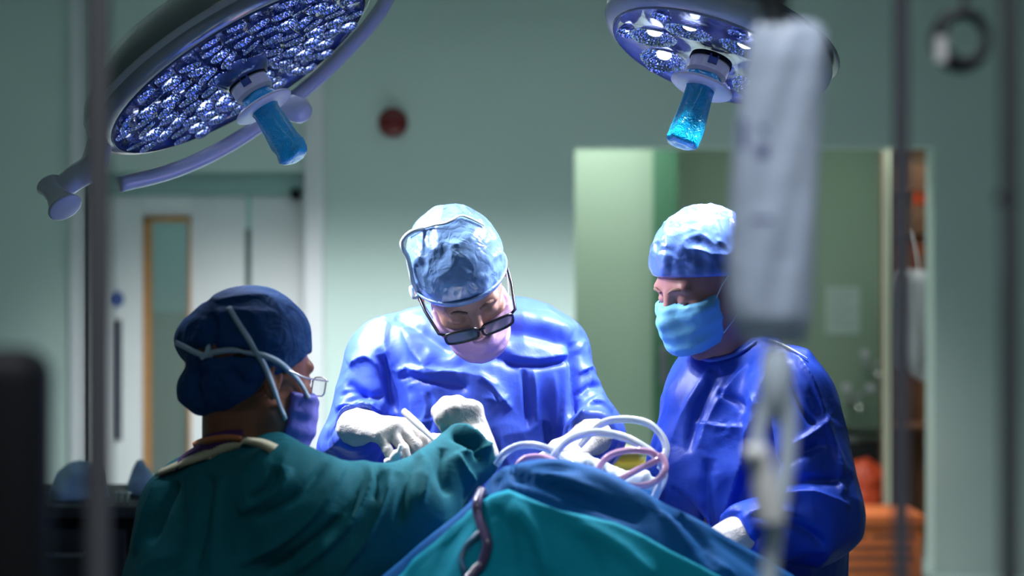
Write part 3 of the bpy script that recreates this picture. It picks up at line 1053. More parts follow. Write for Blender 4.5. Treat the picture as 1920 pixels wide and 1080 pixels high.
added_ceiling_light(-0.2, 6.4, 3.3, 0.4, 158, (0.95, 1.0, 0.98), 86, 'added ceiling light panel out of view over the back of the room')  # added, narrow spread lights the wall and leaves its top dark
added_ceiling_light(0.45, 8.05, 0.7, 0.5, 17, (0.95, 1.0, 0.94), 120, 'added ceiling light panel out of view over the left of the recess')
added_ceiling_light(2.05, 7.95, 0.7, 0.4, 12, (0.95, 1.0, 0.94), 150, 'added ceiling light panel out of view over the scrub sink')  # added to brighten the taps and the right of the recess
added_ceiling_light(-1.8, 8.6, 0.8, 0.4, 14, (0.9, 1.0, 1.0), 160, 'added ceiling light panel out of view in the corridor behind the door')
added_ceiling_light(0.1, 0.5, 1.4, 0.5, 17, (0.90, 0.96, 1.0), 100, 'added dim fill light panel out of view over the front of the room')  # added fill for the bag and the foreground

# ================================================================== THE OPERATING LAMPS
def lamp_frame(n, major):
    n = nrm(n)
    u = nrm(np.asarray(major, float) - n * (np.asarray(major, float) @ n))
    return n, u, np.cross(n, u)


def spot(name, c, n, e, col, ang, blend, size):
    l = bpy.data.lights.new(name, 'SPOT')
    l.energy = e
    l.color = col
    l.spot_size = math.radians(ang)
    l.spot_blend = blend
    l.shadow_soft_size = size
    o = bpy.data.objects.new(name, l)
    C.objects.link(o)
    o.location = c
    o.rotation_euler = Vector(n).to_track_quat('-Z', 'Y').to_euler()
    return o


def handle_parts(root, c, n, u, v, dark_mark=True, flange_at=0.058):
    MB().lathe([(0.040, -0.006), (0.041, 0.0), (0.041, 0.004)], c, n, 32).build('ring', M['black'], root)
    hub = MB().lathe([(0.039, 0.0), (0.039, 0.026), (0.034, 0.032), (0, 0.032)], c, n, 32).build('hub', M['hub_white'], root)
    m = MB()
    side = nrm(np.array([0, -1.0, 0]) - n * (np.array([0, -1.0, 0]) @ n))
    t = np.cross(n, side)
    R = Matrix([[t[i], n[i], side[i]] for i in range(3)])
    cc = c + side * 0.0385 + n * 0.008
    m.box(np.array([-0.009, -0.009, -0.002]), np.array([0.009, 0.009, 0.002]), 0.001)
    for vtx in m.bm.verts: vtx.co = R @ vtx.co + Vector(cc)
    if dark_mark: m.build('mark', M['signblue'], hub)
    fl = c + n * flange_at
    h = MB()
    h.lathe([(0.020, -0.034), (0.030, -0.028), (0.0335, -0.014), (0.031, -0.003), (0.028, 0.0), (0.027, 0.012), (0.0285, 0.05), (0.030, 0.082), (0.0305, 0.096), (0.0290, 0.106), (0.0300, 0.113), (0.0265, 0.120), (0.018, 0.1235), (0.008, 0.121), (0, 0.1195)], fl, n, 36)
    for vtx in h.bm.verts:
        p = np.array(vtx.co)
        a = (p - fl) @ n
        k = 0.0022 * math.sin(a * 90 + p[0] * 160) + 0.0015 * math.sin(p[1] * 300 + a * 40)
        r = p - fl - n * a
        if np.linalg.norm(r) > 1e-4: vtx.co = Vector(p + nrm(r) * k)
    h.build('sterile_handle', M['sterile_blue'], root, smooth=True)
    MB().lathe([(0.027, 0.0), (0.056, -0.003), (0.060, 0.0), (0.060, 0.003), (0.054, 0.007), (0.027, 0.006)], fl, n, 40).build('flange', M['hub_white'], root)


def cell_mesh(r):
    m = MB()
    m.lathe([(r, 0.0), (r * 0.96, 0.002), (r * 0.80, -0.006), (r * 0.55, -0.014), (r * 0.34, -0.018)], (0, 0, 0), (0, 0, 1), 18)
    bmesh.ops.recalc_face_normals(m.bm, faces=m.bm.faces)
    me = bpy.data.meshes.new('reflector')
    m.bm.to_mesh(me); m.bm.free()
    me.materials.append(M['lamp_cup'])
    g = MB()
    g.lathe([(0, -0.0165), (r * 0.30, -0.0165), (r * 0.33, -0.012), (r * 0.27, -0.007), (r * 0.12, -0.004), (0, -0.0035)], (0, 0, 0), (0, 0, 1), 14)
    bmesh.ops.recalc_face_normals(g.bm, faces=g.bm.faces)
    ml = bpy.data.meshes.new('led')
    g.bm.to_mesh(ml); g.bm.free()
    ml.materials.append(M['led'])
    for q in (me, ml): q.polygons.foreach_set('use_smooth', [True] * len(q.polygons))
    return me, ml


def place_cell(root, meshes, p, n, u, v, sc=1.0, lean=None):
    z = nrm(n + (lean if lean is not None else 0))
    x = nrm(u - z * (u @ z))
    y = np.cross(z, x)
    Mx = Matrix([[x[i] * sc, y[i] * sc, z[i] * sc, p[i]] for i in range(3)] + [[0, 0, 0, 1]])
    a = bpy.data.objects.new('reflector', meshes[0]); C.objects.link(a); a.parent = root
    a.matrix_local = Matrix.Translation(-Vector(root.location)) @ Mx
    b = bpy.data.objects.new('led', meshes[1]); C.objects.link(b); b.parent = a
    return a


# --- large lamp at the left
LC = P(454, 136, 2.75)
n1, u1, v1 = lamp_frame((0.53, -0.06, -0.83), P(715, 0, 2.75) - P(215, 330, 2.75))
if v1[1] > 0: v1 = -v1      # v1 points towards the room's front
lampA = empty('operating_lamp', LC)
tag(lampA, 'large tilted round operating lamp with dozens of small lights at upper left', 'lamp', 'operating lamps above the table')
RA = 0.312
MB().lathe([(0.280, -0.002), (0.290, -0.003), (0.302, -0.010), (0.310, -0.022), (RA, -0.034), (0.310, -0.050), (0.300, -0.066), (0.26, -0.104), (0.17, -0.126), (0.08, -0.134), (0, -0.136)], LC, n1, 96).build('housing', M['lamp_shell'], lampA, smooth=True)
MB().lathe([(0.3100, -0.0225), (0.3132, -0.030), (0.3135, -0.034), (0.3115, -0.035), (0.306, -0.024)], LC, n1, 96).build('rim', M['lamp_white'], lampA, smooth=True)
MB().lathe([(0, -0.018), (0.10, -0.018), (0.262, -0.019), (0.276, -0.012), (0.281, -0.002), (0.278, 0.001)], LC, n1, 96).build('lens_plate', M['lamp_plate'], lampA, smooth=True)
cm = cell_mesh(0.0215)
k = 0
for ring, (rr, cnt) in enumerate(((0.071, 9), (0.118, 15), (0.166, 21), (0.212, 27), (0.256, 30))):
    for i in range(cnt):
        a = 2 * PI * (i + 0.5 * (ring % 2)) / cnt + 0.1
        if ring == 4 and i % 3 == 2: continue
        p = LC + (u1 * math.cos(a) + v1 * math.sin(a)) * rr + n1 * 0.001
        place_cell(lampA, cm, p, n1, u1, v1, 1.0 if ring < 4 else 0.9, lean=-(u1 * math.cos(a) + v1 * math.sin(a)) * 0.12 + rng.normal(0, 0.11, 3))
handle_parts(lampA, LC + n1 * 0.020, n1, u1, v1)
MB().lathe([(0.062, -0.018), (0.056, 0.004), (0.046, 0.017), (0.040, 0.020), (0, 0.020)], LC, n1, 40).build('hub_boss', M['lamp_plate'], lampA, smooth=True)
# grips and yoke
yk = LC - n1 * 0.075
def on(a, r, h): return LC + (u1 * math.cos(a) + v1 * math.sin(a)) * r - n1 * h
grip = MB()
gp = catmull([on(PI * 1.02, 0.290, 0.06), P(176, 306, 2.66), P(140, 334, 2.64), P(112, 356, 2.63)], 6)
grip.tube(gp, [0.024] * (len(gp) - 8) + list(np.linspace(0.024, 0.020, 8)), 16)
grip.build('grip_arm', M['lamp_white'], lampA, smooth=True)
ge = P(93, 346, 2.63)
ga = nrm(P(128, 398, 2.60) - ge)
MB().lathe([(0, 0.004), (0.020, 0.002), (0.024, -0.002), (0.0255, 0.001), (0.021, 0.012), (0.020, 0.03), (0.025, 0.048), (0.032, 0.060), (0.0325, 0.063), (0.028, 0.065), (0, 0.065)], ge, ga, 28).build('grip_end', M['lamp_white'], lampA, smooth=True)
kn = MB()
kp = [on(-PI * 0.31, 0.30, 0.09), P(545, 190, 2.86), P(562, 203, 2.84)]
b0_ = P(528, 196, 2.90)
kn.lathe([(0, 0), (0.026, 0.001), (0.027, 0.03), (0.026, 0.055), (0.018, 0.068), (0, 0.071)], b0_, nrm(P(583, 214, 2.86) - b0_), 28)
kn.build('grip_knob', M['lamp_white'], lampA, smooth=True)
# lower white yoke band running under the housing
yb = [P(222, 346, 2.86), P(330, 318, 2.94), P(435, 268, 3.0), P(535, 198, 3.04), P(636, 108, 3.06), P(722, 5, 3.06), P(765, -120, 3.08)]
MB().tube(catmull(yb, 8), 0.0165, 14).build('yoke', M['lamp_white'], lampA, smooth=True)
ms = MB().tube(catmull([on(0, 0.318, 0.08), on(0, 0.345, 0.085), P(745, -80, 2.8), P(700, -320, 2.85), (P(640, -330, 2.9)[0], 2.9, RH)], 6), 0.028, 14)
ms.build('support_arm', M['lamp_white'], lampA, smooth=True)
capn = on(0, 0.322, 0.07)
MB().lathe([(0, -0.012), (0.016, -0.010), (0.018, 0.0), (0.016, 0.010), (0, 0.012)], capn, u1, 20).build('hinge_cap', M['lamp_white'], lampA)

# --- smaller lamp at the right
RC_ = P(1334, 112, 2.68)
n2, u2, v2 = lamp_frame((-0.34, -0.16, -0.90), (0.94, 0, -0.34))
if v2[1] > 0: v2 = -v2
lampB = empty('operating_lamp', RC_)
tag(lampB, 'smaller operating lamp with large petal reflectors above the right surgeon', 'lamp', 'operating lamps above the table')
RB = 0.222
MB().lathe([(0.198, -0.002), (0.212, -0.008), (RB, -0.024), (0.2225, -0.036), (0.212, -0.058), (0.18, -0.082), (0.10, -0.10), (0, -0.105)], RC_, n2, 80).build('housing', M['lamp_white'], lampB, smooth=True)
MB().lathe([(0.205, -0.060), (0.2285, -0.052), (0.230, -0.056), (0.207, -0.066)], RC_, n2, 80).build('rim', M['lamp_shell'], lampB, smooth=True)
plate2 = mat('lamp_plate_lavender', (0.42, 0.45, 0.80), 0.14, coat=1.0, bumps=[('crease', 18, 0.006, 0.6)])
MB().lathe([(0, -0.018), (0.05, -0.018), (0.17, -0.018), (0.186, -0.012), (0.198, -0.001), (0.196, 0.002)], RC_, n2, 80).build('lens_plate', plate2, lampB, smooth=True)
cm2 = cell_mesh(0.046)
for i in range(7):
    a = 2 * PI * i / 7 + 0.35
    dv = u2 * math.cos(a) + v2 * math.sin(a)
    place_cell(lampB, cm2, RC_ + dv * 0.118 + n2 * 0.004, n2, u2, v2, 1.0, lean=-dv * 0.15)
cm3 = cell_mesh(0.021)
for i in range(14):
    a = 2 * PI * (i + 0.5) / 14 + 0.35
    dv = u2 * math.cos(a) + v2 * math.sin(a)
    if i % 2 == 0: place_cell(lampB, cm3, RC_ + dv * 0.168 + n2 * 0.002, n2, u2, v2, 1.0, lean=-dv * 0.15)
handle_parts(lampB, RC_ + n2 * 0.004, n2, u2, v2, dark_mark=True, flange_at=0.052)
MB().tube(catmull([RC_ - n2 * 0.10, RC_ - n2 * 0.16 + np.array([0.08, 0.06, 0]), RC_ - n2 * 0.2 + np.array([0.3, 0.12, 0.25]), np.array([RC_[0] + 0.45, RC_[1] + 0.2, RH])], 6), 0.028, 14).build('support_arm', M['lamp_white'], lampB, smooth=True)

for (cc_, nn_, uu_, vv_, rr_, e_, ang_, cnt_) in ((LC, n1, u1, v1, 0.20, 165, 74, 7), (RC_, n2, u2, v2, 0.13, 130, 72, 5)):
    for i in range(cnt_):
        a = 2 * PI * (i + 0.5) / cnt_
        spot('operating_lamp_beam', cc_ + (uu_ * math.cos(a) + vv_ * math.sin(a)) * rr_ + nn_ * 0.012, nn_, e_ / cnt_, (0.90, 0.94, 1.0), ang_, 0.5, 0.03)


# ================================================================== THE PEOPLE
def body_mesh(prims, head, neck_to, neck_r, hands, foot, h=0.0036, shrink=0.032):
    x, y, yaw, ztorso = foot
    P_ = np.array([p for a in prims for p in a[:2]] + [p for hd in hands for a in hd for p in a[:2]] + [head.c - 0.15, head.c + 0.16])
    lo, hi = P_.min(0) - 0.12, P_.max(0) + 0.12
    lo[2] = -0.02
    v = Vol(lo, hi, h)
    for a, b, ra, rb, k in prims:
        v.add(rc(a, b, max(ra - shrink, 0.02), max(rb - shrink, 0.02)), k)
    head.add(v, neck_to, neck_r)
    for hd in hands:
        for a, b, ra, rb, k in hd:
            v.add(rc(a, b, ra - 0.0026, rb - 0.0026), k)
    v.add(rc((x, y, ztorso), (x, y, 0.90), 0.13, 0.14), 0.05)
    feet(v, x, y, yaw)
    V, Q = v.mesh(1)
    V[:, 2] = np.maximum(V[:, 2], 0.001)
    return V, Q


def gown_mesh(prims, foot, h=0.0036, hem=0.42, cut=None, skirt=(0.19, 0.25), extra_noise=None, fold_list=(), crumple=0.010, seed=0.0, stretch=(1, 1, 0.6)):
    x, y, yaw, ztorso = foot
    P_ = np.array([p for a in prims for p in a[:2]])
    lo, hi = P_.min(0) - 0.22, P_.max(0) + 0.16
    lo[2] = hem
    v = Vol(lo, hi, h)
    for a, b, ra, rb, k in prims:
        v.add(rc(a, b, ra, rb), k)
    v.add(rc((x, y, ztorso), (x, y, hem - 0.1), skirt[0], skirt[1]), 0.06)
    if cut is not None:
        v.cut(cut, 0.004)
    V, Q = v.mesh(3)
    N = normals(V, Q)
    d = (ridged(V, 9, stretch, seed) - 0.6) * crumple + (ridged(V, 22, stretch, seed + 7) - 0.6) * crumple * 0.35
    d += folds(V, N, fold_list)
    V = V + N * d[:, None]
    V = lap(V, Q, 0.2)
    return V, Q


def curls(*c):
    return [tuple(math.radians(q) for q in f) for f in c]


# ------------------------------------------------------------ surgeon bowed over the table
hs = Head(P(866, 524, 2.64), 4, 50, -18)
nb_ = P(868, 590, 2.86)
w1, e1, s1 = P(668, 800, 2.56), P(662, 842, 2.76), P(722, 682, 2.82)
w2, e2, s2 = P(1112, 818, 2.58), P(1106, 822, 2.78), P(1030, 690, 2.82)
torsoS = [
    (P(738, 668, 2.84), P(1022, 662, 2.84), 0.080, 0.080, 0.05),
    (P(812, 648, 2.88), P(962, 632, 2.88), 0.068, 0.068, 0.06),
    (P(815, 700, 2.84), P(975, 700, 2.84), 0.115, 0.115, 0.06),
    (P(830, 850, 2.86), P(985, 850, 2.86), 0.115, 0.115, 0.07),
    (P(880, 760, 2.84), P(890, 1000, 2.88), 0.14, 0.17, 0.06),
]
armsS = [(s1, e1, 0.078, 0.062, 0.022), (e1, w1, 0.060, 0.043, 0.03), (s2, e2, 0.078, 0.062, 0.022), (e2, w2, 0.058, 0.043, 0.03)]
footS = (P(885, 0, 2.9)[0], 2.92, 0.0, 1.05)
handS1 = hand(w1, (0.80, -0.58, -0.02), (0.15, -0.38, 0.91), -1, curls((34, 26, 16), (44, 22, 14), (48, 20, 14), (50, 22, 14)), 0.4, 1.0,
              tdir=(0.75, 0.25, -0.35), spread=0.15)
handS2 = hand(w2, (-0.62, -0.62, -0.30), (-0.25, -0.55, 0.85), 1, curls((50, 65, 35), (58, 70, 40), (62, 72, 40), (66, 74, 40)), 0.6, 0.92)
rootS = put('person', body_mesh(torsoS + armsS, hs, P(868, 600, 2.84), 0.056, [handS1, handS2], footS), M['skin_s'], top_loc=(footS[0], footS[1], 0))
tag(rootS, 'bowed surgeon in bright blue gown and dark rimmed glasses working at the table centre', 'person')
foldS = [
    ([(742, 592), (795, 622), (850, 660)], 13, -0.016, False), ([(728, 604), (722, 640), (735, 700)], 12, 0.009, True),
    ([(752, 612), (772, 660), (800, 690)], 10, 0.010, True),
    ([(716, 665), (728, 715), (742, 775)], 9, -0.026, False),
    ([(660, 690), (690, 672), (722, 700)], 9, 0.012, True), ([(655, 720), (690, 745), (720, 742)], 8, -0.012, False),
    ([(630, 770), (665, 760), (715, 775)], 8, 0.012, True), ([(612, 800), (640, 775), (690, 735)], 8, -0.010, False),
    ([(610, 850), (640, 825), (650, 790)], 9, 0.010, True),
    ([(762, 692), (810, 694), (880, 700), (935, 722)], 11, 0.012, True), ([(770, 712), (830, 716), (880, 728)], 9, -0.010, False),
    ([(890, 695), (930, 735), (960, 765)], 10, 0.010, True), ([(880, 672), (930, 668), (975, 690)], 11, -0.010, False),
    ([(950, 676), (1010, 684), (1076, 672)], 7, -0.012, False), ([(952, 668), (1010, 675), (1074, 664)], 6, 0.008, True),
    ([(980, 690), (986, 740), (990, 800)], 5, -0.010, False), ([(998, 690), (1003, 740), (1005, 790)], 6, 0.006, True),
    ([(1074, 640), (1076, 720), (1072, 810)], 8, -0.020, False), ([(930, 620), (1000, 628), (1075, 650)], 14, -0.012, False),
    ([(940, 590), (1010, 605), (1070, 632)], 16, 0.012, False),
    ([(1085, 700), (1105, 690), (1118, 700)], 7, 0.010, True), ([(1082, 745), (1108, 725), (1128, 728)], 7, -0.010, False),
    ([(1090, 785), (1115, 760), (1145, 775)], 7, 0.012, True), ([(1080, 660), (1095, 640), (1108, 660)], 8, 0.008, True),
    ([(765, 740), (775, 780), (770, 830)], 8, 0.007, True), ([(805, 735), (812, 775), (800, 815)], 7, -0.006, False),
]
cuff_cut = []
def cuffcut(w, e, back=0.006):
    d = nrm(np.asarray(w) - np.asarray(e))
    p = np.asarray(w) - d * back
    return lambda X, Y, Z: np.where((X - w[0]) ** 2 + (Y - w[1]) ** 2 + (Z - w[2]) ** 2 < 0.10 ** 2,
                                   (X - p[0]) * d[0] + (Y - p[1]) * d[1] + (Z - p[2]) * d[2], -1.0)


def anycut(*fs):
    def g(X, Y, Z):
        r = fs[0](X, Y, Z)
        for f in fs[1:]: r = np.maximum(r, f(X, Y, Z))
        return r
    return g


def neckcut(c, axis, r, tip=0.3):
    """opens a neck hole: removes the cloth inside a cone about the neck above the collar plane"""
    a = nrm(axis)
    def g(X, Y, Z):
        h_ = (X - c[0]) * a[0] + (Y - c[1]) * a[1] + (Z - c[2]) * a[2]
        return np.where(np.abs(h_) < 0.2, h_, -1.0) * np.where((X - c[0]) ** 2 + (Y - c[1]) ** 2 + (Z - c[2]) ** 2 < r * r, 1.0, 0.0) - np.where((X - c[0]) ** 2 + (Y - c[1]) ** 2 + (Z - c[2]) ** 2 < r * r, 0.0, 1.0)
    return g


foldS += [([(742, 700), (765, 690), (790, 706)], 4, 0.006, True), ([(770, 688), (800, 700), (850, 694)], 4, 0.007, True), ([(745, 712), (775, 705), (812, 718)], 4, -0.005, False), ([(760, 725), (790, 715), (830, 728)], 4, 0.005, True), ([(905, 745), (935, 752), (955, 742)], 4, 0.006, True), ([(900, 715), (925, 735), (935, 760)], 4, -0.006, False), ([(790, 735), (800, 765), (792, 790)], 4, 0.005, True), ([(770, 780), (800, 790), (830, 770)], 4, 0.005, True), ([(1095, 690), (1105, 715), (1098, 745)], 4, 0.006, True), ([(1100, 760), (1120, 745), (1135, 762)], 4, 0.006, True), ([(665, 755), (690, 765), (705, 750)], 4, 0.006, True), ([(640, 745), (665, 735), (690, 745)], 4, -0.006, False), ([(610, 830), (628, 800), (650, 785)], 5, -0.007, False), ([(1040, 700), (1045, 760), (1042, 810)], 6, 0.005, True)]
gS = put('surgical_gown', gown_mesh(torsoS + armsS, footS, fold_list=foldS, cut=anycut(cuffcut(w1, e1), cuffcut(w2, e2)), crumple=0.012), M['gown'], rootS)
capS = put('surgical_cap', hs.cap(h=0.0024, grow=0.011, plane=(0.4, 0.001), disp=0.0045), M['cap'], rootS)
tag(capS, 'crinkled see-through blue cap')
mS = put('face_mask', hs.mask(top=-0.027, grow=0.0085, puff=0.006, slope=-0.20), M['mask_pink'], rootS)
tag(mS, 'lilac face mask')
spectacles(hs, rootS, M['frame_black'], zc=-0.003, y=-0.127, w=0.060, hgt=0.042, r=0.0026, tilt=0.18)
for q in (-1, 1):
    MB().tube(catmull([hs.w(q * 0.012, -0.095, 0.020), hs.w(q * 0.030, -0.094, 0.027), hs.w(q * 0.052, -0.078, 0.020)], 5), [0.003] * 4 + [0.004] * 4 + [0.002] * 3, 8).build('eyebrow', M['hair_grey'], rootS, smooth=True)
tS = bvh([capS, rootS, mS])
put('tie', ribbon(tS, [(905, 425), (880, 412), (862, 408), (838, 420), (815, 424), (790, 432), (770, 443)], 0.007, lift=0.004), M['tie'], capS)
loop = [hs.w(-0.050, 0.05, 0.115), P(792, 428, 2.55), P(768, 437, 2.54), P(754, 453, 2.54), P(756, 467, 2.54), P(764, 481, 2.55), P(769, 503, 2.56), P(774, 528, 2.57), hs.w(-0.084, -0.01, 0.012)]
MB().tube(catmull(loop, 6), 0.0044, 8).build('tie', M['tie'], capS, smooth=True)
kn_ = hs.w(-0.084, 0.0, 0.008)
MB().tube(catmull([kn_, kn_ + np.array([-0.012, -0.01, 0.006]), kn_ + np.array([-0.006, -0.014, -0.012]), kn_ + np.array([0.006, -0.01, -0.004])], 5), 0.004, 8).build('tie', M['tie'], capS, smooth=True)
band = []
for i in range(41):
    a = -PI * 0.5 + (i - 20) / 20 * 1.9
    lx, ly = 0.0895 * math.cos(a), 0.012 + 0.112 * math.sin(a)
    band.append(hs.w(lx * 0.994, ly * 0.994, 0.018 - 0.4 * ly))
MB().tube(band, 0.0028, 8).build('elastic_band', M['cap'], capS, smooth=True)
for q in (-1, 1):
    MB().tube(catmull([hs.w(q * 0.060, -0.075, -0.045), hs.w(q * 0.078, -0.03, -0.02), hs.w(q * 0.086, 0.008, 0.018)], 6), 0.0014, 6).build('tie', M['mask_edge'], mS, smooth=True)
put('glove', glove_mesh(handS1, w1, e1), M['glove'], rootS)
put('glove', glove_mesh(handS2, w2, e2), M['glove'], rootS)

# ------------------------------------------------------------ right surgeon, looking down to the left
hb_ = Head(P(1324, 526, 2.66), -60, 25, 2, 0.96)
eB, wB, sB = P(1528, 968, 2.52), P(1384, 1006, 2.44), P(1478, 752, 2.58)
eB2, wB2, sB2 = P(1270, 960, 2.78), P(1240, 1010, 2.60), P(1312, 760, 2.80)
torsoB = [
    (P(1322, 735, 2.80), P(1462, 725, 2.62), 0.072, 0.080, 0.05),
    (P(1352, 690, 2.72), P(1400, 680, 2.70), 0.060, 0.060, 0.06),
    (P(1360, 780, 2.70), P(1360, 950, 2.68), 0.120, 0.135, 0.05),
    (P(1352, 900, 2.68), P(1380, 1050, 2.70), 0.128, 0.150, 0.05),
    (P(1440, 800, 2.68), P(1440, 960, 2.70), 0.110, 0.130, 0.05),
]
armsB = [(sB, eB, 0.084, 0.080, 0.02), (eB, wB, 0.074, 0.046, 0.03), (sB2, eB2, 0.06, 0.055, 0.03), (eB2, wB2, 0.055, 0.043, 0.03)]
footB = (P(1400, 0, 2.72)[0], 2.74, -0.8, 1.0)
handB1 = hand(wB, (-0.88, -0.10, -0.46), (-0.1, -0.5, 0.85), 1, curls((20, 25, 15), (24, 28, 16), (28, 30, 18), (32, 32, 20)), 0.3)
handB2 = hand(wB2, (-0.3, -0.85, -0.2), (-0.3, 0.1, 0.9), -1, curls((20, 25, 15), (24, 28, 16), (28, 30, 18), (32, 32, 20)), 0.3)
rootB = put('person', body_mesh(torsoB + armsB, hb_, P(1362, 672, 2.70), 0.060, [handB1, handB2], footB), M['skin_b'], top_loc=(footB[0], footB[1], 0))
tag(rootB, 'standing surgeon in royal blue gown with light blue mask looking down beside the drip bag', 'person')
foldB = [
    ([(1330, 690), (1290, 760), (1260, 830)], 10, 0.008, True), ([(1350, 690), (1310, 770), (1290, 850)], 9, -0.009, False),
    ([(1400, 680), (1340, 760), (1310, 840)], 9, 0.008, True), ([(1300, 790), (1345, 800), (1400, 800)], 8, 0.007, True),
    ([(1345, 735), (1370, 745), (1400, 770)], 7, -0.008, False), ([(1410, 740), (1425, 770), (1400, 830), (1370, 930), (1355, 990)], 9, 0.011, True),
    ([(1425, 800), (1400, 900), (1375, 985)], 10, -0.010, False), ([(1330, 860), (1325, 930), (1330, 1000)], 12, -0.010, False),
    ([(1480, 660), (1520, 720), (1545, 790)], 7, 0.012, True), ([(1470, 690), (1500, 760), (1530, 800)], 8, -0.010, False),
    ([(1540, 790), (1565, 850), (1575, 930)], 8, 0.012, True), ([(1480, 840), (1530, 805), (1550, 780)], 9, 0.012, True),
    ([(1440, 880), (1500, 850), (1545, 830)], 10, -0.014, False), ([(1460, 935), (1520, 925), (1590, 950)], 10, 0.014, True),
    ([(1470, 905), (1530, 900), (1590, 900)], 9, -0.014, False), ([(1460, 975), (1500, 985), (1545, 1020)], 8, -0.012, False),
    ([(1400, 970), (1440, 960), (1490, 965)], 7, 0.010, True), ([(1395, 1030), (1440, 1000), (1480, 1000)], 8, -0.010, False),
    ([(1425, 760), (1440, 850), (1440, 940)], 11, -0.024, False),
]
nB = nrm(P(1345, 600, 2.68) - P(1365, 690, 2.71))
gB = put('surgical_gown', gown_mesh(torsoB + armsB, footB, fold_list=foldB, cut=anycut(cuffcut(wB, eB, 0.0), cuffcut(wB2, eB2)), crumple=0.014, seed=40), M['gown_dark'], rootB)
capB = put('surgical_cap', hb_.cap(h=0.0024, grow=0.012, plane=(0.40, 0.012), disp=0.007), M['cap_deep'], rootB)
mB_ = put('face_mask', hb_.mask(top=-0.003, bot=-0.108, grow=0.0085, back=-0.030, puff=0.008), M['mask_blue'], rootB)
for q in (-1, 1):
    MB().tube(catmull([hb_.w(q * 0.068, -0.045, -0.022), hb_.w(q * 0.078, -0.015, 0.008), hb_.w(q * 0.084, 0.022, 0.022), hb_.w(q * 0.086, 0.036, -0.002),
                       hb_.w(q * 0.083, 0.020, -0.040), hb_.w(q * 0.074, -0.01, -0.065), hb_.w(q * 0.062, -0.045, -0.088)], 6), 0.0013, 6).build('ear_loop', M['mask_edge'], mB_, smooth=True)
    MB().tube(catmull([hb_.w(q * 0.012, -0.100, 0.020), hb_.w(q * 0.030, -0.097, 0.026), hb_.w(q * 0.054, -0.078, 0.018)], 5), [0.0025] * 4 + [0.0036] * 4 + [0.002] * 3, 8).build('eyebrow', M['hair_grey'], rootB, smooth=True)
    MB().tube(catmull([hb_.w(q * 0.017, -0.094, -0.0035), hb_.w(q * 0.024, -0.0965, -0.0085), hb_.w(q * 0.034, -0.0965, -0.0095), hb_.w(q * 0.044, -0.089, -0.006)], 5), 0.0016, 6).build('eyelashes', M['hair'], rootB, smooth=True)
put('glove', glove_mesh(handB1, wB, eB, cuff=0.05), M['glove'], rootB)
put('glove', glove_mesh(handB2, wB2, eB2, cuff=0.05), M['glove'], rootB)
tB = bvh([gB])
put('collar', ribbon(tB, [(1312, 668), (1330, 676), (1360, 672), (1390, 660), (1416, 642)], 0.012, lift=0.003), M['gown_trim'], gB)
put('neck_tie', ribbon(tB, [(1440, 640), (1465, 648), (1490, 662), (1512, 676)], 0.007, lift=0.004, dflt=2.66), M['tie'], gB)

# ------------------------------------------------------------ assistant in the teal gown, seen from behind
ha = Head(P(473, 700, 2.36), 134, 10, 0, 1.0)
sA, eA, wA = P(548, 940, 2.26), P(772, 952, 2.31), P(886, 842, 2.40)
sA2, eA2, wA2 = P(352, 960, 2.46), P(330, 1180, 2.56), P(470, 1190, 2.60)
torsoA = [
    (P(375, 945, 2.44), P(530, 930, 2.27), 0.085, 0.082, 0.05),
    (P(430, 900, 2.36), P(500, 890, 2.32), 0.060, 0.055, 0.06),
    (P(395, 1000, 2.40), P(400, 1150, 2.40), 0.120, 0.13, 0.05),
    (P(480, 1010, 2.30), P(470, 1180, 2.32), 0.110, 0.12, 0.05),
]
armsA = [(sA, eA, 0.067, 0.064, 0.04), (eA, wA, 0.063, 0.050, 0.03), (P(600, 1010, 2.27), P(760, 990, 2.31), 0.075, 0.055, 0.06), (P(640, 1080, 2.28), P(740, 1060, 2.31), 0.09, 0.06, 0.06),
         (sA2, eA2, 0.075, 0.06, 0.03), (eA2, wA2, 0.058, 0.043, 0.03)]
bodyA = [a for i, a in enumerate(armsA) if i not in (2, 3)]
footA = (P(440, 0, 2.38)[0], 2.38, 2.1, 0.95)
handA = hand(P(898, 858, 2.41), (-0.42, 0.15, 0.90), (0.05, -0.97, 0.22), -1, curls((66, 50, 30), (64, 50, 30), (66, 50, 30), (72, 50, 30)), 0.3, 0.98, tdir=(-0.55, 0.72, 0.02))
handA = [(a_, b_, ra_, rb_, max(k_, 0.014)) for (a_, b_, ra_, rb_, k_) in handA]
handA2 = hand(wA2, (0.9, 0.2, -0.1), (0.2, -0.3, 0.9), 1, curls((20, 25, 15), (24, 28, 16), (28, 30, 18), (32, 32, 20)), 0.3)
rootA = put('person', body_mesh(torsoA + bodyA, ha, P(448, 872, 2.36), 0.054, [handA, handA2], footA), M['skin_a'], top_loc=(footA[0], footA[1], 0))
tag(rootA, 'assistant in dark teal gown and dark blue bouffant cap seen from behind', 'person')
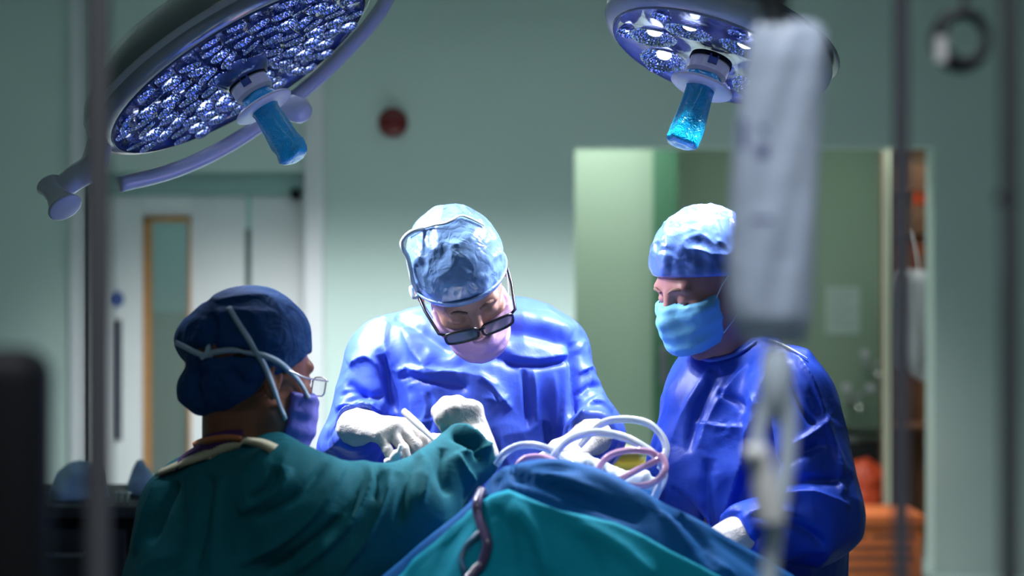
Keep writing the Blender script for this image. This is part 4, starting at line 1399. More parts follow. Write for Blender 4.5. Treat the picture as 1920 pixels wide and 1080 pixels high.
foldA = [
    ([(335, 905), (310, 950), (280, 1020)], 10, -0.012, False), ([(300, 900), (275, 960), (250, 1040)], 10, 0.010, True),
    ([(395, 890), (385, 960), (365, 1070)], 11, -0.014, False), ([(420, 900), (408, 980), (400, 1075)], 12, 0.010, True),
    ([(520, 880), (505, 910), (470, 940)], 8, -0.014, False), ([(545, 880), (520, 925), (450, 965)], 9, 0.012, True),
    ([(610, 870), (560, 930), (480, 975)], 10, -0.012, False), ([(650, 870), (610, 940), (540, 1010), (450, 1060)], 11, 0.012, True),
    ([(690, 880), (650, 960), (570, 1030), (500, 1075)], 11, -0.014, False), ([(705, 865), (690, 920), (640, 1000), (560, 1070)], 9, 0.013, True),
    ([(702, 868), (712, 900), (705, 940)], 8, -0.016, False), ([(735, 880), (720, 940), (690, 1000), (640, 1075)], 9, 0.012, True),
    ([(780, 860), (760, 910), (745, 980)], 9, -0.012, False), ([(790, 850), (800, 890), (790, 950)], 8, 0.012, True),
    ([(830, 840), (825, 880), (840, 930)], 9, -0.012, False), ([(855, 850), (870, 880), (890, 905)], 9, 0.012, True),
    ([(845, 815), (880, 830), (900, 860)], 8, -0.018, False), ([(835, 805), (875, 800), (915, 815)], 8, 0.012, True),
    ([(900, 810), (925, 830), (945, 850)], 7, 0.010, True), ([(860, 850), (895, 845), (920, 830)], 7, 0.012, True), ([(745, 850), (775, 835), (815, 820)], 8, 0.008, True),
]
gA = put('surgical_gown', gown_mesh(torsoA + armsA, footA, fold_list=foldA, cut=anycut(cuffcut(wA, eA, -0.004), cuffcut(wA2, eA2)), crumple=0.012, seed=80, hem=0.35), M['teal'], rootA)
lobes = [(ell(P(432, 638, 2.40), (0.090, 0.092, 0.062)), 0.03), (ell(P(490, 632, 2.36), (0.062, 0.080, 0.062)), 0.03),
         (ell(P(424, 726, 2.36), (0.080, 0.080, 0.056)), 0.014), (ell(P(470, 722, 2.33), (0.064, 0.070, 0.050)), 0.03)]
cA = ha.w(0, 0.03, 0.03)
v = Vol(cA - 0.20, cA + 0.20, 0.0026)
v.add(ha.skull(), 0, 0.010)
v.cut(lambda X, Y, Z: (lambda l: np.maximum((0.006 - 0.55 * l[1] - l[2]) * 0.87, -l[1] - 0.090))(ha.local(X, Y, Z)), 0.010)
for p, k in lobes: v.add(p, k)
v.cut(lambda X, Y, Z: (lambda l: np.maximum((0.030 - 1.7 * l[1] - l[2]) * 0.5, (0.0 - 0.55 * l[1] - l[2]) * -10))(ha.local(X, Y, Z)) * 0 + (lambda l: np.minimum((0.045 - 1.9 * l[1] - l[2]) * 0.46, (0.006 - 0.55 * l[1] - l[2]) * 0.87))(ha.local(X, Y, Z)), 0.006)
VV, QQ = v.mesh(2)
NN = normals(VV, QQ)
VV = VV + NN * (folds(VV, NN, [([(345, 655), (385, 664), (440, 662), (480, 668)], 13, -0.014, False), ([(395, 585), (400, 620), (392, 655)], 10, -0.010, False),
                                 ([(375, 690), (365, 720), (372, 760)], 9, -0.008, False), ([(430, 690), (460, 720), (500, 715)], 12, -0.008, False)])
                + (ridged(VV, 22, off=60) - 0.5) * 0.006)[:, None]
capA = put('surgical_cap', (VV, QQ), M['cap_dark'], rootA)
tag(capA, 'dark blue bouffant cap with two soft lobes')
mA = put('face_mask', ha.mask(top=-0.016, grow=0.009, puff=0.010, back=-0.034), M['mask_violet'], rootA)
spectacles(ha, rootA, M['frame_metal'], lm=M['lens_clear'], zc=-0.006, y=-0.116, w=0.044, hgt=0.032, r=0.0013)
tA = bvh([capA, rootA, mA])
tieA = mat('tie_blue_grey', (0.30, 0.41, 0.54), 0.6)
tw = 0.0095
put('tie', ribbon(tA, [(429, 578), (450, 612), (475, 650), (497, 690), (512, 730), (524, 765), (534, 785)], tw, lift=0.003), tieA, mA)
put('tie', ribbon(tA, [(392, 662), (430, 656), (470, 660), (505, 670), (535, 690), (560, 718), (577, 748)], tw, lift=0.004), tieA, mA)
kA, _ = snap(tA, 386, 666, 2.3)
kA = kA + np.array([0, -0.006, 0])
MB().tube(catmull([kA + np.array([0.012, 0, 0.002]), kA, P(365, 660, kA[1]), P(345, 650, kA[1] + 0.01), P(328, 642, kA[1] + 0.01)], 6), [0.005, 0.005] + [0.0045] * 23, 8).build('tie', tieA, mA, smooth=True)
MB().tube(catmull([kA + np.array([-0.006, -0.002, -0.004]), kA + np.array([0.004, -0.004, 0.004]), P(391, 648, kA[1]), P(390, 638, kA[1])], 6), 0.0045, 8).build('tie', tieA, mA, smooth=True)
MB().tube([P(429, 580, 2.36), P(426, 571, 2.36), P(420, 570, 2.37)], 0.003, 8).build('tie', tieA, mA, smooth=True)
# hair at the temple under the cap edge
hh = Vol(ha.w(0, 0, 0) - 0.14, ha.w(0, 0, 0) + 0.14, 0.0026)
hh.add(ha.skull(), 0, 0.0035)
hh.cut(lambda X, Y, Z: (lambda l: np.maximum(np.maximum(-0.028 - 0.55 * l[1] - l[2], l[2] - 0.06), np.maximum(-l[1] - 0.072, (0.055 - np.abs(l[0])))))(ha.local(X, Y, Z)), 0.004)
put('hair', hh.mesh(2), M['hair'], rootA)
tA = bvh([gA, rootA])
scr = ribbon(tA, [(330, 880), (352, 858), (385, 838), (425, 826), (455, 824)], 0.034, lift=0.004)
put('scrub_top', scr, M['purple'], rootA)
put('neck_band', ribbon(tA, [(368, 834), (395, 824), (430, 819), (452, 822)], 0.012, lift=0.006), mat('neck_band_orange', (0.36, 0.12, 0.045), 0.7), rootA)  # orange-brown band along the back of the neck
put('collar', ribbon(tA, [(300, 890), (345, 872), (400, 850), (450, 832), (485, 834), (515, 846)], 0.021, lift=0.005), M['cream'], gA)
put('glove', glove_mesh(handA, wA, eA), M['glove'], rootA)
put('glove', glove_mesh(handA2, wA2, eA2), M['glove'], rootA)

# instrument in the bowed surgeon's hand
it0, it1 = P(756, 770, 2.50), P(822, 832, 2.44)
io = empty('surgical_instrument', it1)
tag(io, 'white pencil shaped surgical instrument held in the gloved hand of the bowed surgeon', 'instrument')
dI = nrm(it1 - it0)
MB().lathe([(0, 0), (0.0055, 0.001), (0.0062, 0.01), (0.0062, 0.05), (0.005, 0.062), (0.0035, np.linalg.norm(it1 - it0)), (0, np.linalg.norm(it1 - it0))], it0, dI, 16).build('handle', M['clamp'], io)
MB().tube([it1, it1 + dI * 0.03], 0.0015, 8).build('tip', M['steel'], io)
g0_, g1_ = P(736, 862, 2.47), P(752, 838, 2.45)
gi = empty('gauze_swab', g0_)
MB(g0_).tube(catmull([P(724, 866, 2.46), g0_, P(746, 850, 2.45), P(752, 834, 2.45)], 5), [0.006] * 6 + [0.009] * 5 + [0.004] * 5, 10).build('swab', M['clamp'], gi, smooth=True)
tag(gi, 'small white swab below the fingertips of the bowed surgeon', 'swab')


# ================================================================== THE DRAPED TABLE
DR = 2.16
sil = np.array([(600, 1190), (660, 1135), (720, 1082), (800, 1016), (860, 968), (905, 926), (925, 892), (945, 878), (975, 871), (1010, 864), (1045, 862), (1080, 868), (1120, 879), (1160, 896),
                (1230, 934), (1280, 960), (1330, 986), (1380, 1015), (1430, 1045), (1500, 1092), (1600, 1160), (1700, 1230)], float)
yb_ = np.linspace(600, 1700, 161)
zt_ = np.interp(yb_, sil[:, 0], sil[:, 1])
for _ in range(1): zt_[1:-1] = (zt_[:-2] + 2 * zt_[1:-1] + zt_[2:]) / 4
colx = (yb_ - 960) / F_PX * DR
colz = CAM_Z - (zt_ - 540) / F_PX * DR


def drape_at(x, t):
    z0 = np.interp(x, colx, colz)
    if np.isscalar(t): t = np.full_like(np.asarray(x, float), t)
    tf = np.maximum(t, 0)
    tb = np.maximum(-t, 0)
    y = DR - 0.075 * (1 - np.exp(-tf / 0.05)) - 0.17 * tf
    y = y + np.where(tb < 0.10, 0.07 * (1 - np.exp(-tb / 0.03)), 0.0675 + (tb - 0.10))
    z = z0 - np.where(t >= 0, tf + 0.0, np.minimum(tb, 0.10) * 0.75)
    z = np.where(t >= 0, z + 0.012 * np.exp(-tf / 0.02) - 0.012, z + 0.0)
    k = 0.010 * np.clip(tf / 0.25, 0, 1)
    y = y + k * (np.sin(x * 26 + 1.0) + 0.6 * np.sin(x * 47 + 2))
    return np.stack([x, y, z], -1)


ts = np.concatenate([-np.linspace(0.36, 0.1, 10)[:-1], -np.linspace(0.1, 0.0, 12)[:-1], np.linspace(0, 0.12, 26)[:-1], np.linspace(0.12, 0.85, 46)])
XX = np.linspace(colx[0], colx[-1], 240)


def grid_mesh(G):
    a, b = G.shape[:2]
    idx = np.arange(a * b).reshape(a, b)
    Q = np.stack([idx[:-1, :-1], idx[:-1, 1:], idx[1:, 1:], idx[1:, :-1]], -1).reshape(-1, 4)
    return G.reshape(-1, 3), Q


def thicken(V, Q, th):
    """gives an open sheet a back and an edge"""
    N = normals(V, Q)
    n = len(V)
    V2 = np.vstack([V, V - N * th])
    Q2 = np.vstack([Q, Q[:, ::-1] + n])
    e = {}
    for q in Q:
        for a in range(4):
            k = (int(q[a]), int(q[(a + 1) % 4]))
            if (k[1], k[0]) in e: del e[(k[1], k[0])]
            else: e[k] = 1
    side = np.array([(b, a, a + n, b + n) for (a, b) in e], np.int32)
    return V2, np.vstack([Q2, side])


G = np.stack([drape_at(XX, t) for t in ts], 0)
V, Q = grid_mesh(G)
N = normals(V, Q)
if N[:, 1].mean() > 0:
    Q = Q[:, ::-1]; N = -N
fd = [([(930, 880), (938, 896), (930, 915)], 8, -0.010, False), ([(948, 878), (975, 886), (1020, 884), (1080, 882)], 8, -0.008, False), ([(940, 896), (990, 896), (1060, 910), (1130, 930)], 9, 0.010, True), ([(1240, 950), (1300, 1010), (1350, 1060), (1380, 1085)], 10, 0.010, True), ([(938, 892), (1010, 908), (1100, 938), (1200, 978)], 12, -0.014, False), ([(935, 886), (1000, 888), (1090, 900)], 10, 0.007, True),
      ([(930, 905), (1000, 925), (1060, 950)], 9, 0.006, True), ([(1225, 932), (1265, 965), (1300, 1005), (1345, 1065)], 12, -0.014, False),
      ([(1180, 915), (1240, 965), (1290, 1040)], 12, 0.008, True), ([(1330, 1000), (1400, 1050), (1440, 1080)], 12, -0.006, False),
      ([(900, 932), (830, 990), (760, 1050)], 8, 0.006, True), ([(925, 888), (918, 905), (908, 925)], 6, -0.008, False),
      ([(955, 876), (968, 892), (1000, 900)], 7, -0.008, False), ([(1090, 885), (1160, 915), (1215, 960)], 12, 0.006, False)]
D_ = folds(V, N, fd) + (ridged(V, 7, (1, 1, 1), 120) - 0.55) * 0.008
V = V + N * D_[:, None]
V2, Q2 = thicken(V, Q, 0.003)
dr = put('surgical_drape', (V2, Q2), M['drape_blue'], top_loc=(0.15, 2.1, 0.4))
tag(dr, 'blue surgical drape forming the ridge over the table in front', 'drape', 'surgical drapes over the table')

bnd = np.array([(560, 1260), (700, 1135), (760, 1084), (830, 1022), (885, 968), (908, 950), (930, 934), (955, 926), (1000, 943), (1050, 962), (1100, 972), (1150, 984), (1200, 1006), (1250, 1034), (1300, 1060), (1350, 1088), (1450, 1150), (1560, 1220), (1700, 1320)], float)
colsx = np.linspace(-0.26, 0.40, 150)
rows = np.concatenate([np.linspace(0, 0.15, 20)[:-1], np.linspace(0.15, 1, 40)])
GT = np.zeros((len(rows), len(colsx), 3))
for j, x in enumerate(colsx):
    lo_, hi_ = 0.0, 0.5
    for _ in range(24):
        mid = 0.5 * (lo_ + hi_)
        p = drape_at(np.array([x]), mid)[0]
        px, py = proj(p)
        if py < np.interp(px, bnd[:, 0], bnd[:, 1]): lo_ = mid
        else: hi_ = mid
    tt = lo_ + (0.80 - lo_) * rows
    GT[:, j] = np.stack([drape_at(np.array([x]), t)[0] for t in tt])
V, Q = grid_mesh(GT)
N = normals(V, Q)
if N[:, 1].mean() > 0:
    Q = Q[:, ::-1]; N = -N
ft = [([(925, 960), (950, 1010), (960, 1075)], 14, -0.012, False), ([(960, 950), (1010, 1010), (1030, 1080)], 16, 0.010, False),
      ([(1020, 970), (1090, 1030), (1130, 1085)], 16, -0.008, False), ([(1080, 985), (1160, 1030), (1220, 1085)], 14, 0.009, False),
      ([(890, 975), (850, 1030), (830, 1085)], 12, -0.009, False), ([(870, 975), (810, 1030), (775, 1085)], 10, 0.006, False), ([(905, 955), (912, 1000), (905, 1075)], 10, -0.010, False)]
px, py = proj(V)
base = folds(V, N, fd) + (ridged(V, 7, (1, 1, 1), 120) - 0.55) * 0.008
V = V + N * (base + 0.009 + np.maximum(folds(V, N, ft), -0.0055))[:, None]
V2, Q2 = thicken(V, Q, 0.003)
dt = put('surgical_drape', (V2, Q2), M['drape_teal'], top_loc=(0.05, 1.95, 0.4))
tag(dt, 'turquoise surgical drape laid over the blue one in the front centre', 'drape', 'surgical drapes over the table')

# operating table under the drapes
ot = empty('operating_table', (0.2, 2.28, 0))
tag(ot, 'operating table hidden beneath the blue and turquoise drapes', 'operating table')
MB().box((-0.22, 2.12, 0.86), (0.62, 2.46, 0.92), 0.01).build('table_top', M['dark'], ot)
MB().box((0.08, 2.20, 0.06), (0.32, 2.38, 0.86), 0.02).build('column', M['steel'], ot)
MB().box((-0.15, 2.10, 0.0), (0.55, 2.46, 0.06), 0.02).build('base', M['grey'], ot)

# ------------------------------------------------------------ tubing
def tube_px(name, pts, r, m, label, n=8, group=None, seg=12):
    w_ = catmull([P(*p) for p in pts], n)
    o = MB(w_[0]).tube(w_, r, seg).build(name, m, smooth=True)
    tag(o, label, 'tubing', group)
    return o


tube_px('suction_tube', [(930, 872, 2.36), (944, 852, 2.36), (958, 842, 2.36), (978, 835, 2.36), (1004, 835, 2.37), (1030, 843, 2.38), (1052, 856, 2.38), (1075, 872, 2.36), (1100, 885, 2.36)], 0.0066, M['tube_clear'],
        'short clear suction tube arching beside the teal sleeve', group='suction tubing on the drape')
tube_px('suction_tube', [(1030, 868, 2.33), (1045, 846, 2.33), (1060, 829, 2.33), (1080, 818, 2.33), (1104, 812, 2.33), (1130, 811, 2.33), (1171, 820, 2.32), (1208, 839, 2.31), (1232, 858, 2.30), (1244, 880, 2.30), (1243, 900, 2.30), (1232, 922, 2.31), (1222, 945, 2.32)], 0.0068, M['tube_clear'],
        'clear suction tube in a wide low arch ending at the blue drape edge', group='suction tubing on the drape')
tube_px('suction_tube', [(1085, 836, 2.42), (1100, 820, 2.42), (1112, 806, 2.42), (1128, 794, 2.42), (1152, 787, 2.42), (1189, 787, 2.42), (1219, 796, 2.41), (1241, 818, 2.40), (1249, 840, 2.39), (1245, 862, 2.38), (1238, 880, 2.38)], 0.0066, M['tube_clear'],
        'clear suction tube in the tallest loop above the gloved fist', group='suction tubing on the drape')
tube_px('suction_tube', [(1160, 900, 2.27), (1190, 884, 2.28), (1226, 866, 2.28), (1234, 858, 2.29), (1220, 848, 2.29), (1190, 844, 2.28), (1160, 848, 2.28), (1141, 856, 2.28), (1127, 870, 2.28), (1124, 884, 2.28), (1140, 897, 2.28), (1176, 910, 2.27), (1203, 911, 2.26), (1230, 902, 2.26), (1245, 886, 2.26), (1247, 868, 2.27), (1238, 852, 2.28)], 0.0054, M['tube_pink'],
        'pink suction tube coiled in an oval loop at the right', group='suction tubing on the drape')
tube_px('suction_tube', [(968, 878, 2.30), (976, 866, 2.30), (991, 858, 2.30), (1014, 857, 2.30), (1035, 863, 2.29), (1060, 872, 2.27), (1097, 880, 2.25), (1124, 888, 2.25), (1150, 900, 2.25)], 0.0056, M['tube_pink'],
        'pink suction tube lying along the top of the blue drape', group='suction tubing on the drape')
v = Vol(P(1020, 880, 2.38) - 0.1, P(1130, 850, 2.38) + 0.12, 0.004)
for a, b, r in (((1050, 868, 2.42), (1090, 872, 2.40), 0.016), ((1080, 866, 2.42), (1120, 878, 2.40), 0.016), ((1195, 905, 2.36), (1225, 912, 2.36), 0.014), ((1180, 902, 2.36), (1206, 896, 2.36), 0.012), ((1120, 880, 2.40), (1185, 905, 2.37), 0.012)):
    v.add(rc(P(*a), P(*b), r, r), 0.012)
VV, QQ = v.mesh(2)
VV = VV + normals(VV, QQ) * ((ridged(VV, 40) - 0.5) * 0.008)[:, None]
tag(put('gauze_swab', (VV, QQ), M['tie'], top_loc=P(1090, 870, 2.4)), 'crumpled white gauze between the tubing and the drape', 'swab')
tdr = bvh([dr, dt])
def on_drape(px, py, lift):
    p, n_ = snap(tdr, px, py, 2.0)
    return p + (n_ if n_ is not None else np.array([0, -1, 0])) * lift
pts = [on_drape(*q, 0.008) for q in ((908, 925), (903, 945), (903, 968), (912, 995), (920, 1020), (918, 1042), (905, 1062), (888, 1078))]
last = pts[-1]
pts += [last + np.array([-0.02, -0.02, -0.03]), last + np.array([-0.03, -0.03, -0.10])]
o = MB(pts[0]).tube(catmull(pts, 7), 0.0074, 12).build('drain_tube', M['tube_dark'], smooth=True)
tag(o, 'dark drain tube curving down the front of the turquoise drape', 'tubing')
pts = [on_drape(*q, 0.006) for q in ((905, 1000), (890, 1012), (876, 1030), (868, 1052), (872, 1072))]
pts += [pts[-1] + np.array([0.01, -0.01, -0.04])]
o = MB(pts[0]).tube(catmull(pts, 7), 0.005, 12).build('drain_tube', mat('slate_tubing', (0.03, 0.12, 0.22), 0.3), smooth=True)
tag(o, 'thinner blue grey drain tube looping left of the dark one', 'tubing')

# ================================================================== IN FRONT OF THE TABLE
def stand(name, px, d, r, ztop, m, label, cat, legs=5, group=None, foot=0.08):
    x = X7(px, d)
    o = empty(name, (x, d, 0))
    tag(o, label, cat, group)
    p = MB()
    p.lathe([(0, foot), (0.035 if foot == 0 else r, foot), (0.035 if foot == 0 else r, foot + 0.012), (r * 1.35, foot + 0.014), (r * 1.35, 1.02), (r * 1.6, 1.03), (r * 1.6, 1.07), (r, 1.08), (r, ztop), (0, ztop)], (x, d, 0), (0, 0, 1), 20)
    p.build('pole', m, o)
    for i in range(legs):
        a = 2 * PI * i / legs + 0.3
        e = np.array([x + 0.26 * math.cos(a), d + 0.26 * math.sin(a), 0.075])
        MB().tube([(x, d, 0.11), (x + 0.1 * math.cos(a), d + 0.1 * math.sin(a), 0.10), e], [0.014, 0.013, 0.010], 10).build('leg', m, o)
        ax = np.array([-math.sin(a), math.cos(a), 0])
        MB().lathe([(0, -0.012), (0.022, -0.012), (0.027, -0.008), (0.027, 0.008), (0.022, 0.012), (0, 0.012)], (e[0], e[1], 0.0275), ax, 18).lathe([(0.006, 0), (0.006, 0.05)], (e[0], e[1], 0.027), (0, 0, 1), 8).build('caster', M['black'], o)
    return o, x


ivd = 1.22
iv, ivx = stand('drip_stand', 1690, ivd, 0.0068, 1.86, M['pole'], 'grey drip stand pole right of the hanging fluid bag', 'drip stand')
bxx = X7(1455, 1.2)
arm = MB()
arm.tube(catmull([(ivx, ivd, 1.80), (ivx - 0.05, ivd, 1.835), (bxx + 0.02, 1.2, 1.83), (bxx - 0.005, 1.2, 1.81), (bxx - 0.012, 1.2, 1.79)], 6), 0.005, 10)
arm.build('hook_arm', M['pole'], iv, smooth=True)
arm = MB()
rx_ = X7(1802, 1.25)
arm.tube(catmull([(ivx, ivd, 1.80), (ivx + 0.02, ivd, 1.83), (rx_ - 0.01, 1.25, 1.83), (rx_, 1.25, 1.80), (rx_ + 0.008, 1.25, 1.775)], 6), 0.005, 10)
arm.build('hook_arm', M['pole'], iv, smooth=True)
# fluid bag
db = 1.20
bag_rows = [(38, 1428, 1520), (52, 1412, 1545), (75, 1404, 1549), (120, 1396, 1547), (180, 1386, 1543), (260, 1377, 1537), (340, 1370, 1533), (420, 1366, 1530), (500, 1363, 1527), (560, 1364, 1524), (600, 1372, 1520), (625, 1385, 1516), (645, 1402, 1510)]
br = np.array(bag_rows, float)
ys = np.linspace(38, 645, 60)
us = np.linspace(-1, 1, 28)
front = np.zeros((60, 28, 3)); back = np.zeros((60, 28, 3))
for i, y in enumerate(ys):
    l, r = np.interp(y, br[:, 0], br[:, 1]), np.interp(y, br[:, 0], br[:, 2])
    ty = (y - 38) / 607
    prof = min(1.0, (ty * 9) ** 0.5, ((1 - ty) * 12) ** 0.5)
    for j, u in enumerate(us):
        th = 0.020 * prof * (1 - abs(u) ** 2.6) ** 0.6 * (0.55 + 0.45 * min(1, ty * 1.6))
        th += 0.0016 * math.sin(u * 7 + y * 0.02) * (1 - u * u) * prof
        c_ = P(l + (r - l) * (u + 1) / 2, y, db)
        front[i, j] = c_ - np.array([0, th + 0.0008, 0])
        back[i, j] = c_ + np.array([0, th + 0.0008, 0])
Vf, Qf = grid_mesh(front)
Vb, Qb = grid_mesh(back)
n_ = len(Vf)
idx = np.arange(n_).reshape(60, 28)
rim = list(idx[0]) + list(idx[1:, -1]) + list(idx[-1, ::-1][1:]) + list(idx[::-1, 0][1:-1])
side = np.array([(rim[k], rim[(k + 1) % len(rim)], rim[(k + 1) % len(rim)] + n_, rim[k] + n_) for k in range(len(rim))])
VV = np.vstack([Vf, Vb]); QQ = np.vstack([Qf[:, ::-1], Qb + n_, side])
bt = P(1455, 40, db)
bagE = empty('fluid_bag', bt)
tag(bagE, 'clear plastic fluid bag hanging before the right surgeon', 'drip bag')
put('film', (VV, QQ), M['bag'], bagE)
tb_ = BVHTree.FromPolygons([Vector(v_) for v_ in VV], [tuple(q_) for q_ in QQ])
def bag_mark(px0, px1, py0, py1):
    m_ = MB()
    pp = []
    for (a, b) in ((px0, py0), (px1, py0), (px1, py1), (px0, py1)):
        h_ = tb_.ray_cast(CAM, (Vector(P(a, b, 1)) - CAM).normalized())[0]
        if h_ is None: return
        pp.append(np.array(h_))
    vs = [m_.bm.verts.new(Vector(p_ + np.array([0, -0.0006, 0]))) for p_ in pp] + [m_.bm.verts.new(Vector(p_ + np.array([0, 0.0006, 0]))) for p_ in pp]
    m_.bm.faces.new(vs[:4][::-1]); m_.bm.faces.new(vs[4:])
    for k_ in range(4): m_.bm.faces.new([vs[k_], vs[(k_ + 1) % 4], vs[4 + (k_ + 1) % 4], vs[4 + k_]])
    m_.build('print_mark', M['bag_print'], bagE)
for a in ((1385, 1440, 209, 219), (1424, 1437, 236, 250), (1418, 1440, 272, 296), (1500, 1534, 176, 186), (1388, 1400, 226, 280), (1410, 1450, 408, 416)): bag_mark(*a)
# hanger of the bag
hg = MB()
hg.box(P(1431, -70, db) - np.array([0, 0.003, 0]), P(1474, 47, db) + np.array([0, 0.003, 0]), 0.001)
hg.build('hanger_strap', M['black'], bagE)
for (a, b) in ((1440, 5), (1462, 22), (1443, 40), (1466, 46)):
    c_ = P(a, b, db - 0.005)
    MB().tube([c_ + 0.004 * np.array([math.cos(q_), 0, math.sin(q_)]) for q_ in np.linspace(0, 4.6, 12)], 0.0012, 6).build('hanger_ring', M['steel'], bagE)
# outlet and giving set
ds = empty('giving_set', P(1458, 645, db))
tag(ds, 'drip chamber and clear line with white clamp below the fluid bag', 'drip line')
MB().lathe([(0, 0), (0.011, 0.0), (0.012, 0.006), (0.014, 0.012), (0.0145, 0.03), (0.013, 0.045), (0.0085, 0.058), (0.004, 0.064), (0, 0.064)], P(1457, 648, db), nrm(P(1450, 800, db) - P(1457, 640, db)), 20).build('drip_chamber', M['drip'], ds)
MB().tube(catmull([P(1447, 700, db), P(1436, 745, db), P(1424, 800, db), P(1418, 850, db)], 6), 0.0062, 10).build('line', M['drip'], ds, smooth=True)
MB().tube(catmull([P(1465, 700, db), P(1476, 760, db), P(1478, 840, db), P(1468, 920, db), P(1452, 1000, db), P(1444, 1060, db), P(1438, 1140, db), P(1434, 1300, db), P(1470, 1420, db)], 6), 0.0075, 10).build('line', M['drip'], ds, smooth=True)
cl = MB()
c0, c1 = P(1420, 835, db - 0.012), P(1445, 975, db - 0.012)
cl.lathe([(0, 0), (0.008, 0.001), (0.0095, 0.008), (0.0105, 0.025), (0.012, 0.045), (0.0115, np.linalg.norm(c1 - c0)), (0, np.linalg.norm(c1 - c0))], c0, nrm(c1 - c0), 20)
cl.lathe([(0, -0.008), (0.007, -0.007), (0.008, 0.0), (0.007, 0.007), (0, 0.008)], P(1412, 850, db - 0.02), (1, 0, 0), 16)
cl.build('roller_clamp', M['clamp'], ds)

cc = P(1804, 78, 1.25)
cable = empty('cable_coil', cc)
tag(cable, 'dark coiled cable hanging at the top right corner', 'cable')
for kq, (rx, rz, of) in enumerate(((0.021, 0.023, 0), (0.023, 0.025, 0.006), (0.019, 0.022, -0.006))):
    MB().tube([cc + np.array([rx * math.cos(q_), of, rz * math.sin(q_) + 0.002 * kq]) for q_ in np.linspace(0, 2 * PI, 36)[:-1]], 0.0042, 8, closed=True).build('loop', M['dark'], cable, smooth=True)
MB().tube([cc + np.array([0, 0, 0.02]), (rx_ + 0.006, 1.25, 1.775)], 0.0035, 8).build('cord', M['dark'], cable)
MB().box(P(1760, 72, 1.24), P(1774, 110, 1.236) + np.array([0, 0.008, 0]), 0.002).build('pale_clip', M['clamp'], cable)

st2, x2 = stand('equipment_pole', 1893, 1.02, 0.0064, RH, M['dark'], 'dark upright pole at the right edge of the frame', 'pole', legs=0, foot=0)
c_ = P(1880, 372, 1.04)
lp = MB()
lp.box(c_ + np.array([-0.004, -0.004, -0.004]), c_ + np.array([0.012, 0.006, 0.004]), 0.001).build('clip', M['black'], st2)
MB().box(P(1876, 392, 1.045), P(1890, 520, 1.045) + np.array([0, 0.002, 0])).build('pale_tag', M['mask_edge'], st2)
st3, x3 = stand('equipment_pole', 184, 1.15, 0.0100, RH, mat('pole_dark', (0.05, 0.05, 0.058), 0.5), 'grey upright pole at the left in front of the door', 'pole', legs=0, foot=0)

# monitor seen from behind at the lower left corner
mx1 = X7(62, 0.95)
mo = empty('monitor', (mx1 - 0.2, 1.0, 0.0))
tag(mo, 'black monitor back at the lower left corner of the frame', 'monitor')
MB().box((mx1 - 0.40, 0.95, 1.08), (mx1, 1.01, Z7(655, 0.95)), 0.02).box((mx1 - 0.32, 0.93, 1.14), (mx1 - 0.08, 0.96, 1.40), 0.02).build('housing', M['black'], mo)
MB().box((mx1 - 0.24, 0.97, 0.05), (mx1 - 0.16, 1.01, 1.10), 0.01).build('stand_post', M['dark'], mo)
MB().box((mx1 - 0.42, 0.80, 0.0), (mx1 - 0.08, 1.18, 0.05), 0.015).build('stand_base', M['dark'], mo)

# equipment trolley
td = 3.6
tz = Z7(950, td)
t0x, t1x = X7(-60, td), X7(262, td)
tr2 = empty('equipment_trolley', ((t0x + t1x) / 2, td + 0.2, 0))
tag(tr2, 'dark equipment trolley behind the assistant at the lower left', 'trolley')
MB().box((t0x, td, tz - 0.03), (t1x, td + 0.42, tz), 0.006).build('top', M['dark'], tr2)
MB().box((t0x + 0.02, td + 0.03, 0.12), (t1x - 0.02, td + 0.40, tz - 0.03), 0.006).build('body', M['black'], tr2)
for i in range(3):
    z1_ = tz - 0.06 - i * 0.24
    dw = MB().box((t0x + 0.04, td + 0.012, z1_ - 0.20), (t1x - 0.04, td + 0.031, z1_), 0.004).build('drawer', M['dark'], tr2)
    MB().tube([(t0x + 0.14, td + 0.012, z1_ - 0.06), (t0x + 0.14, td - 0.012, z1_ - 0.06), (t1x - 0.14, td - 0.012, z1_ - 0.06), (t1x - 0.14, td + 0.012, z1_ - 0.06)], 0.006, 8).build('handle', M['grey'], dw)
for q in (t0x + 0.06, t1x - 0.06):
    for s_ in (td + 0.07, td + 0.36):
        MB().lathe([(0, -0.015), (0.05, -0.015), (0.06, -0.008), (0.06, 0.008), (0.05, 0.015), (0, 0.015)], (q, s_, 0.06), (1, 0, 0), 20).build('caster', M['black'], tr2)
v = Vol((X7(70, td), td + 0.0, tz - 0.01), (X7(215, td), td + 0.36, tz + 0.16), 0.006)
for a, b, r0, r1 in (((92, 905), (150, 893), 0.020, 0.026), ((140, 892), (178, 884), 0.026, 0.020), ((95, 925), (175, 905), 0.022, 0.020), ((100, 935), (140, 932), 0.022, 0.024), ((110, 945), (190, 946), 0.02, 0.02), ((120, 930), (170, 930), 0.035, 0.035)):
    v.add(rc(P(*a, td + 0.13), P(*b, td + 0.16), r0, r1), 0.03)
VV, QQ = v.mesh(2)
VV = VV + normals(VV, QQ) * ((ridged(VV, 14, (1, 1, 1), 5) - 0.5) * 0.02)[:, None]
VV[:, 2] = np.maximum(VV[:, 2], tz + 0.0005)
tag(put('folded_cloth', (VV, QQ), M['blue_cloth'], top_loc=(X7(145, td), td + 0.15, tz)), 'rumpled pale blue cloth heaped on the dark trolley', 'cloth')
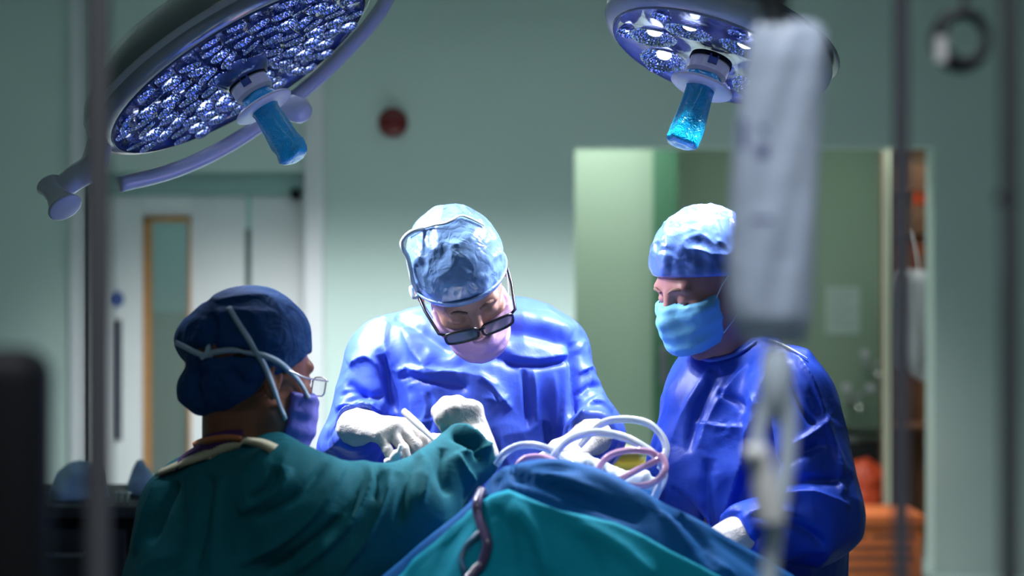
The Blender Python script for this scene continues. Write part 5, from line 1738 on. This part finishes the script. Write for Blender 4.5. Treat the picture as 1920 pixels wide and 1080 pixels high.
v = Vol((X7(195, td), td + 0.1, tz - 0.01), (X7(262, td), td + 0.32, tz + 0.16), 0.005)
v.add(rc((X7(228, td), td + 0.2, tz + 0.02), (X7(224, td), td + 0.2, tz + 0.085), 0.036, 0.010), 0.02)
VV, QQ = v.mesh(2)
VV = VV + normals(VV, QQ) * ((ridged(VV, 16, (1, 1, 1), 9) - 0.5) * 0.014)[:, None]
VV[:, 2] = np.maximum(VV[:, 2], tz + 0.0005)
tag(put('wrapped_pack', (VV, QQ), M['blue_cloth'], top_loc=(X7(228, td), td + 0.2, tz)), 'small pointed pale blue pack on the trolley end beside the teal gown', 'pack')
rk = empty('instrument_rack', (X7(222, td), td + 0.03, tz))
tag(rk, 'little metal rack with three prongs on the front edge of the trolley', 'rack')
MB().box((X7(208, td), td + 0.02, tz + 0.028), (X7(238, td), td + 0.035, tz + 0.034), 0.001).build('bar', M['steel'], rk)
for q in (212, 222, 233):
    MB().box((X7(q, td) - 0.003, td + 0.024, tz + 0.0005), (X7(q, td) + 0.003, td + 0.031, tz + 0.03), 0.001).build('prong', M['steel'], rk)

# ================================================================== CAMERA, WORLD, VIEW
cam = bpy.data.cameras.new('camera')
cam.lens = 50.0
cam.sensor_width = 36.0
cam.clip_start = 0.05
cam.dof.use_dof = True
cam.dof.focus_distance = 2.66
cam.dof.aperture_fstop = 1.8
co = bpy.data.objects.new('camera', cam)
C.objects.link(co)
co.location = (0, 0, CAM_Z)
co.rotation_euler = (PI / 2, 0, 0)
bpy.context.scene.camera = co
wd = bpy.data.worlds.new('world')
wd.use_nodes = True
wd.node_tree.nodes['Background'].inputs['Color'].default_value = (0.5, 0.6, 0.65, 1)
wd.node_tree.nodes['Background'].inputs['Strength'].default_value = 0.05
bpy.context.scene.world = wd
sc = bpy.context.scene
sc.view_settings.view_transform = 'Standard'
sc.view_settings.look = 'None'
sc.view_settings.gamma = 1
sc.view_settings.exposure = 0.0
sc.cycles.use_denoising = True
sc.cycles.max_bounces = 8
sc.cycles.transparent_max_bounces = 8
sc.cycles.sample_clamp_indirect = 4.0
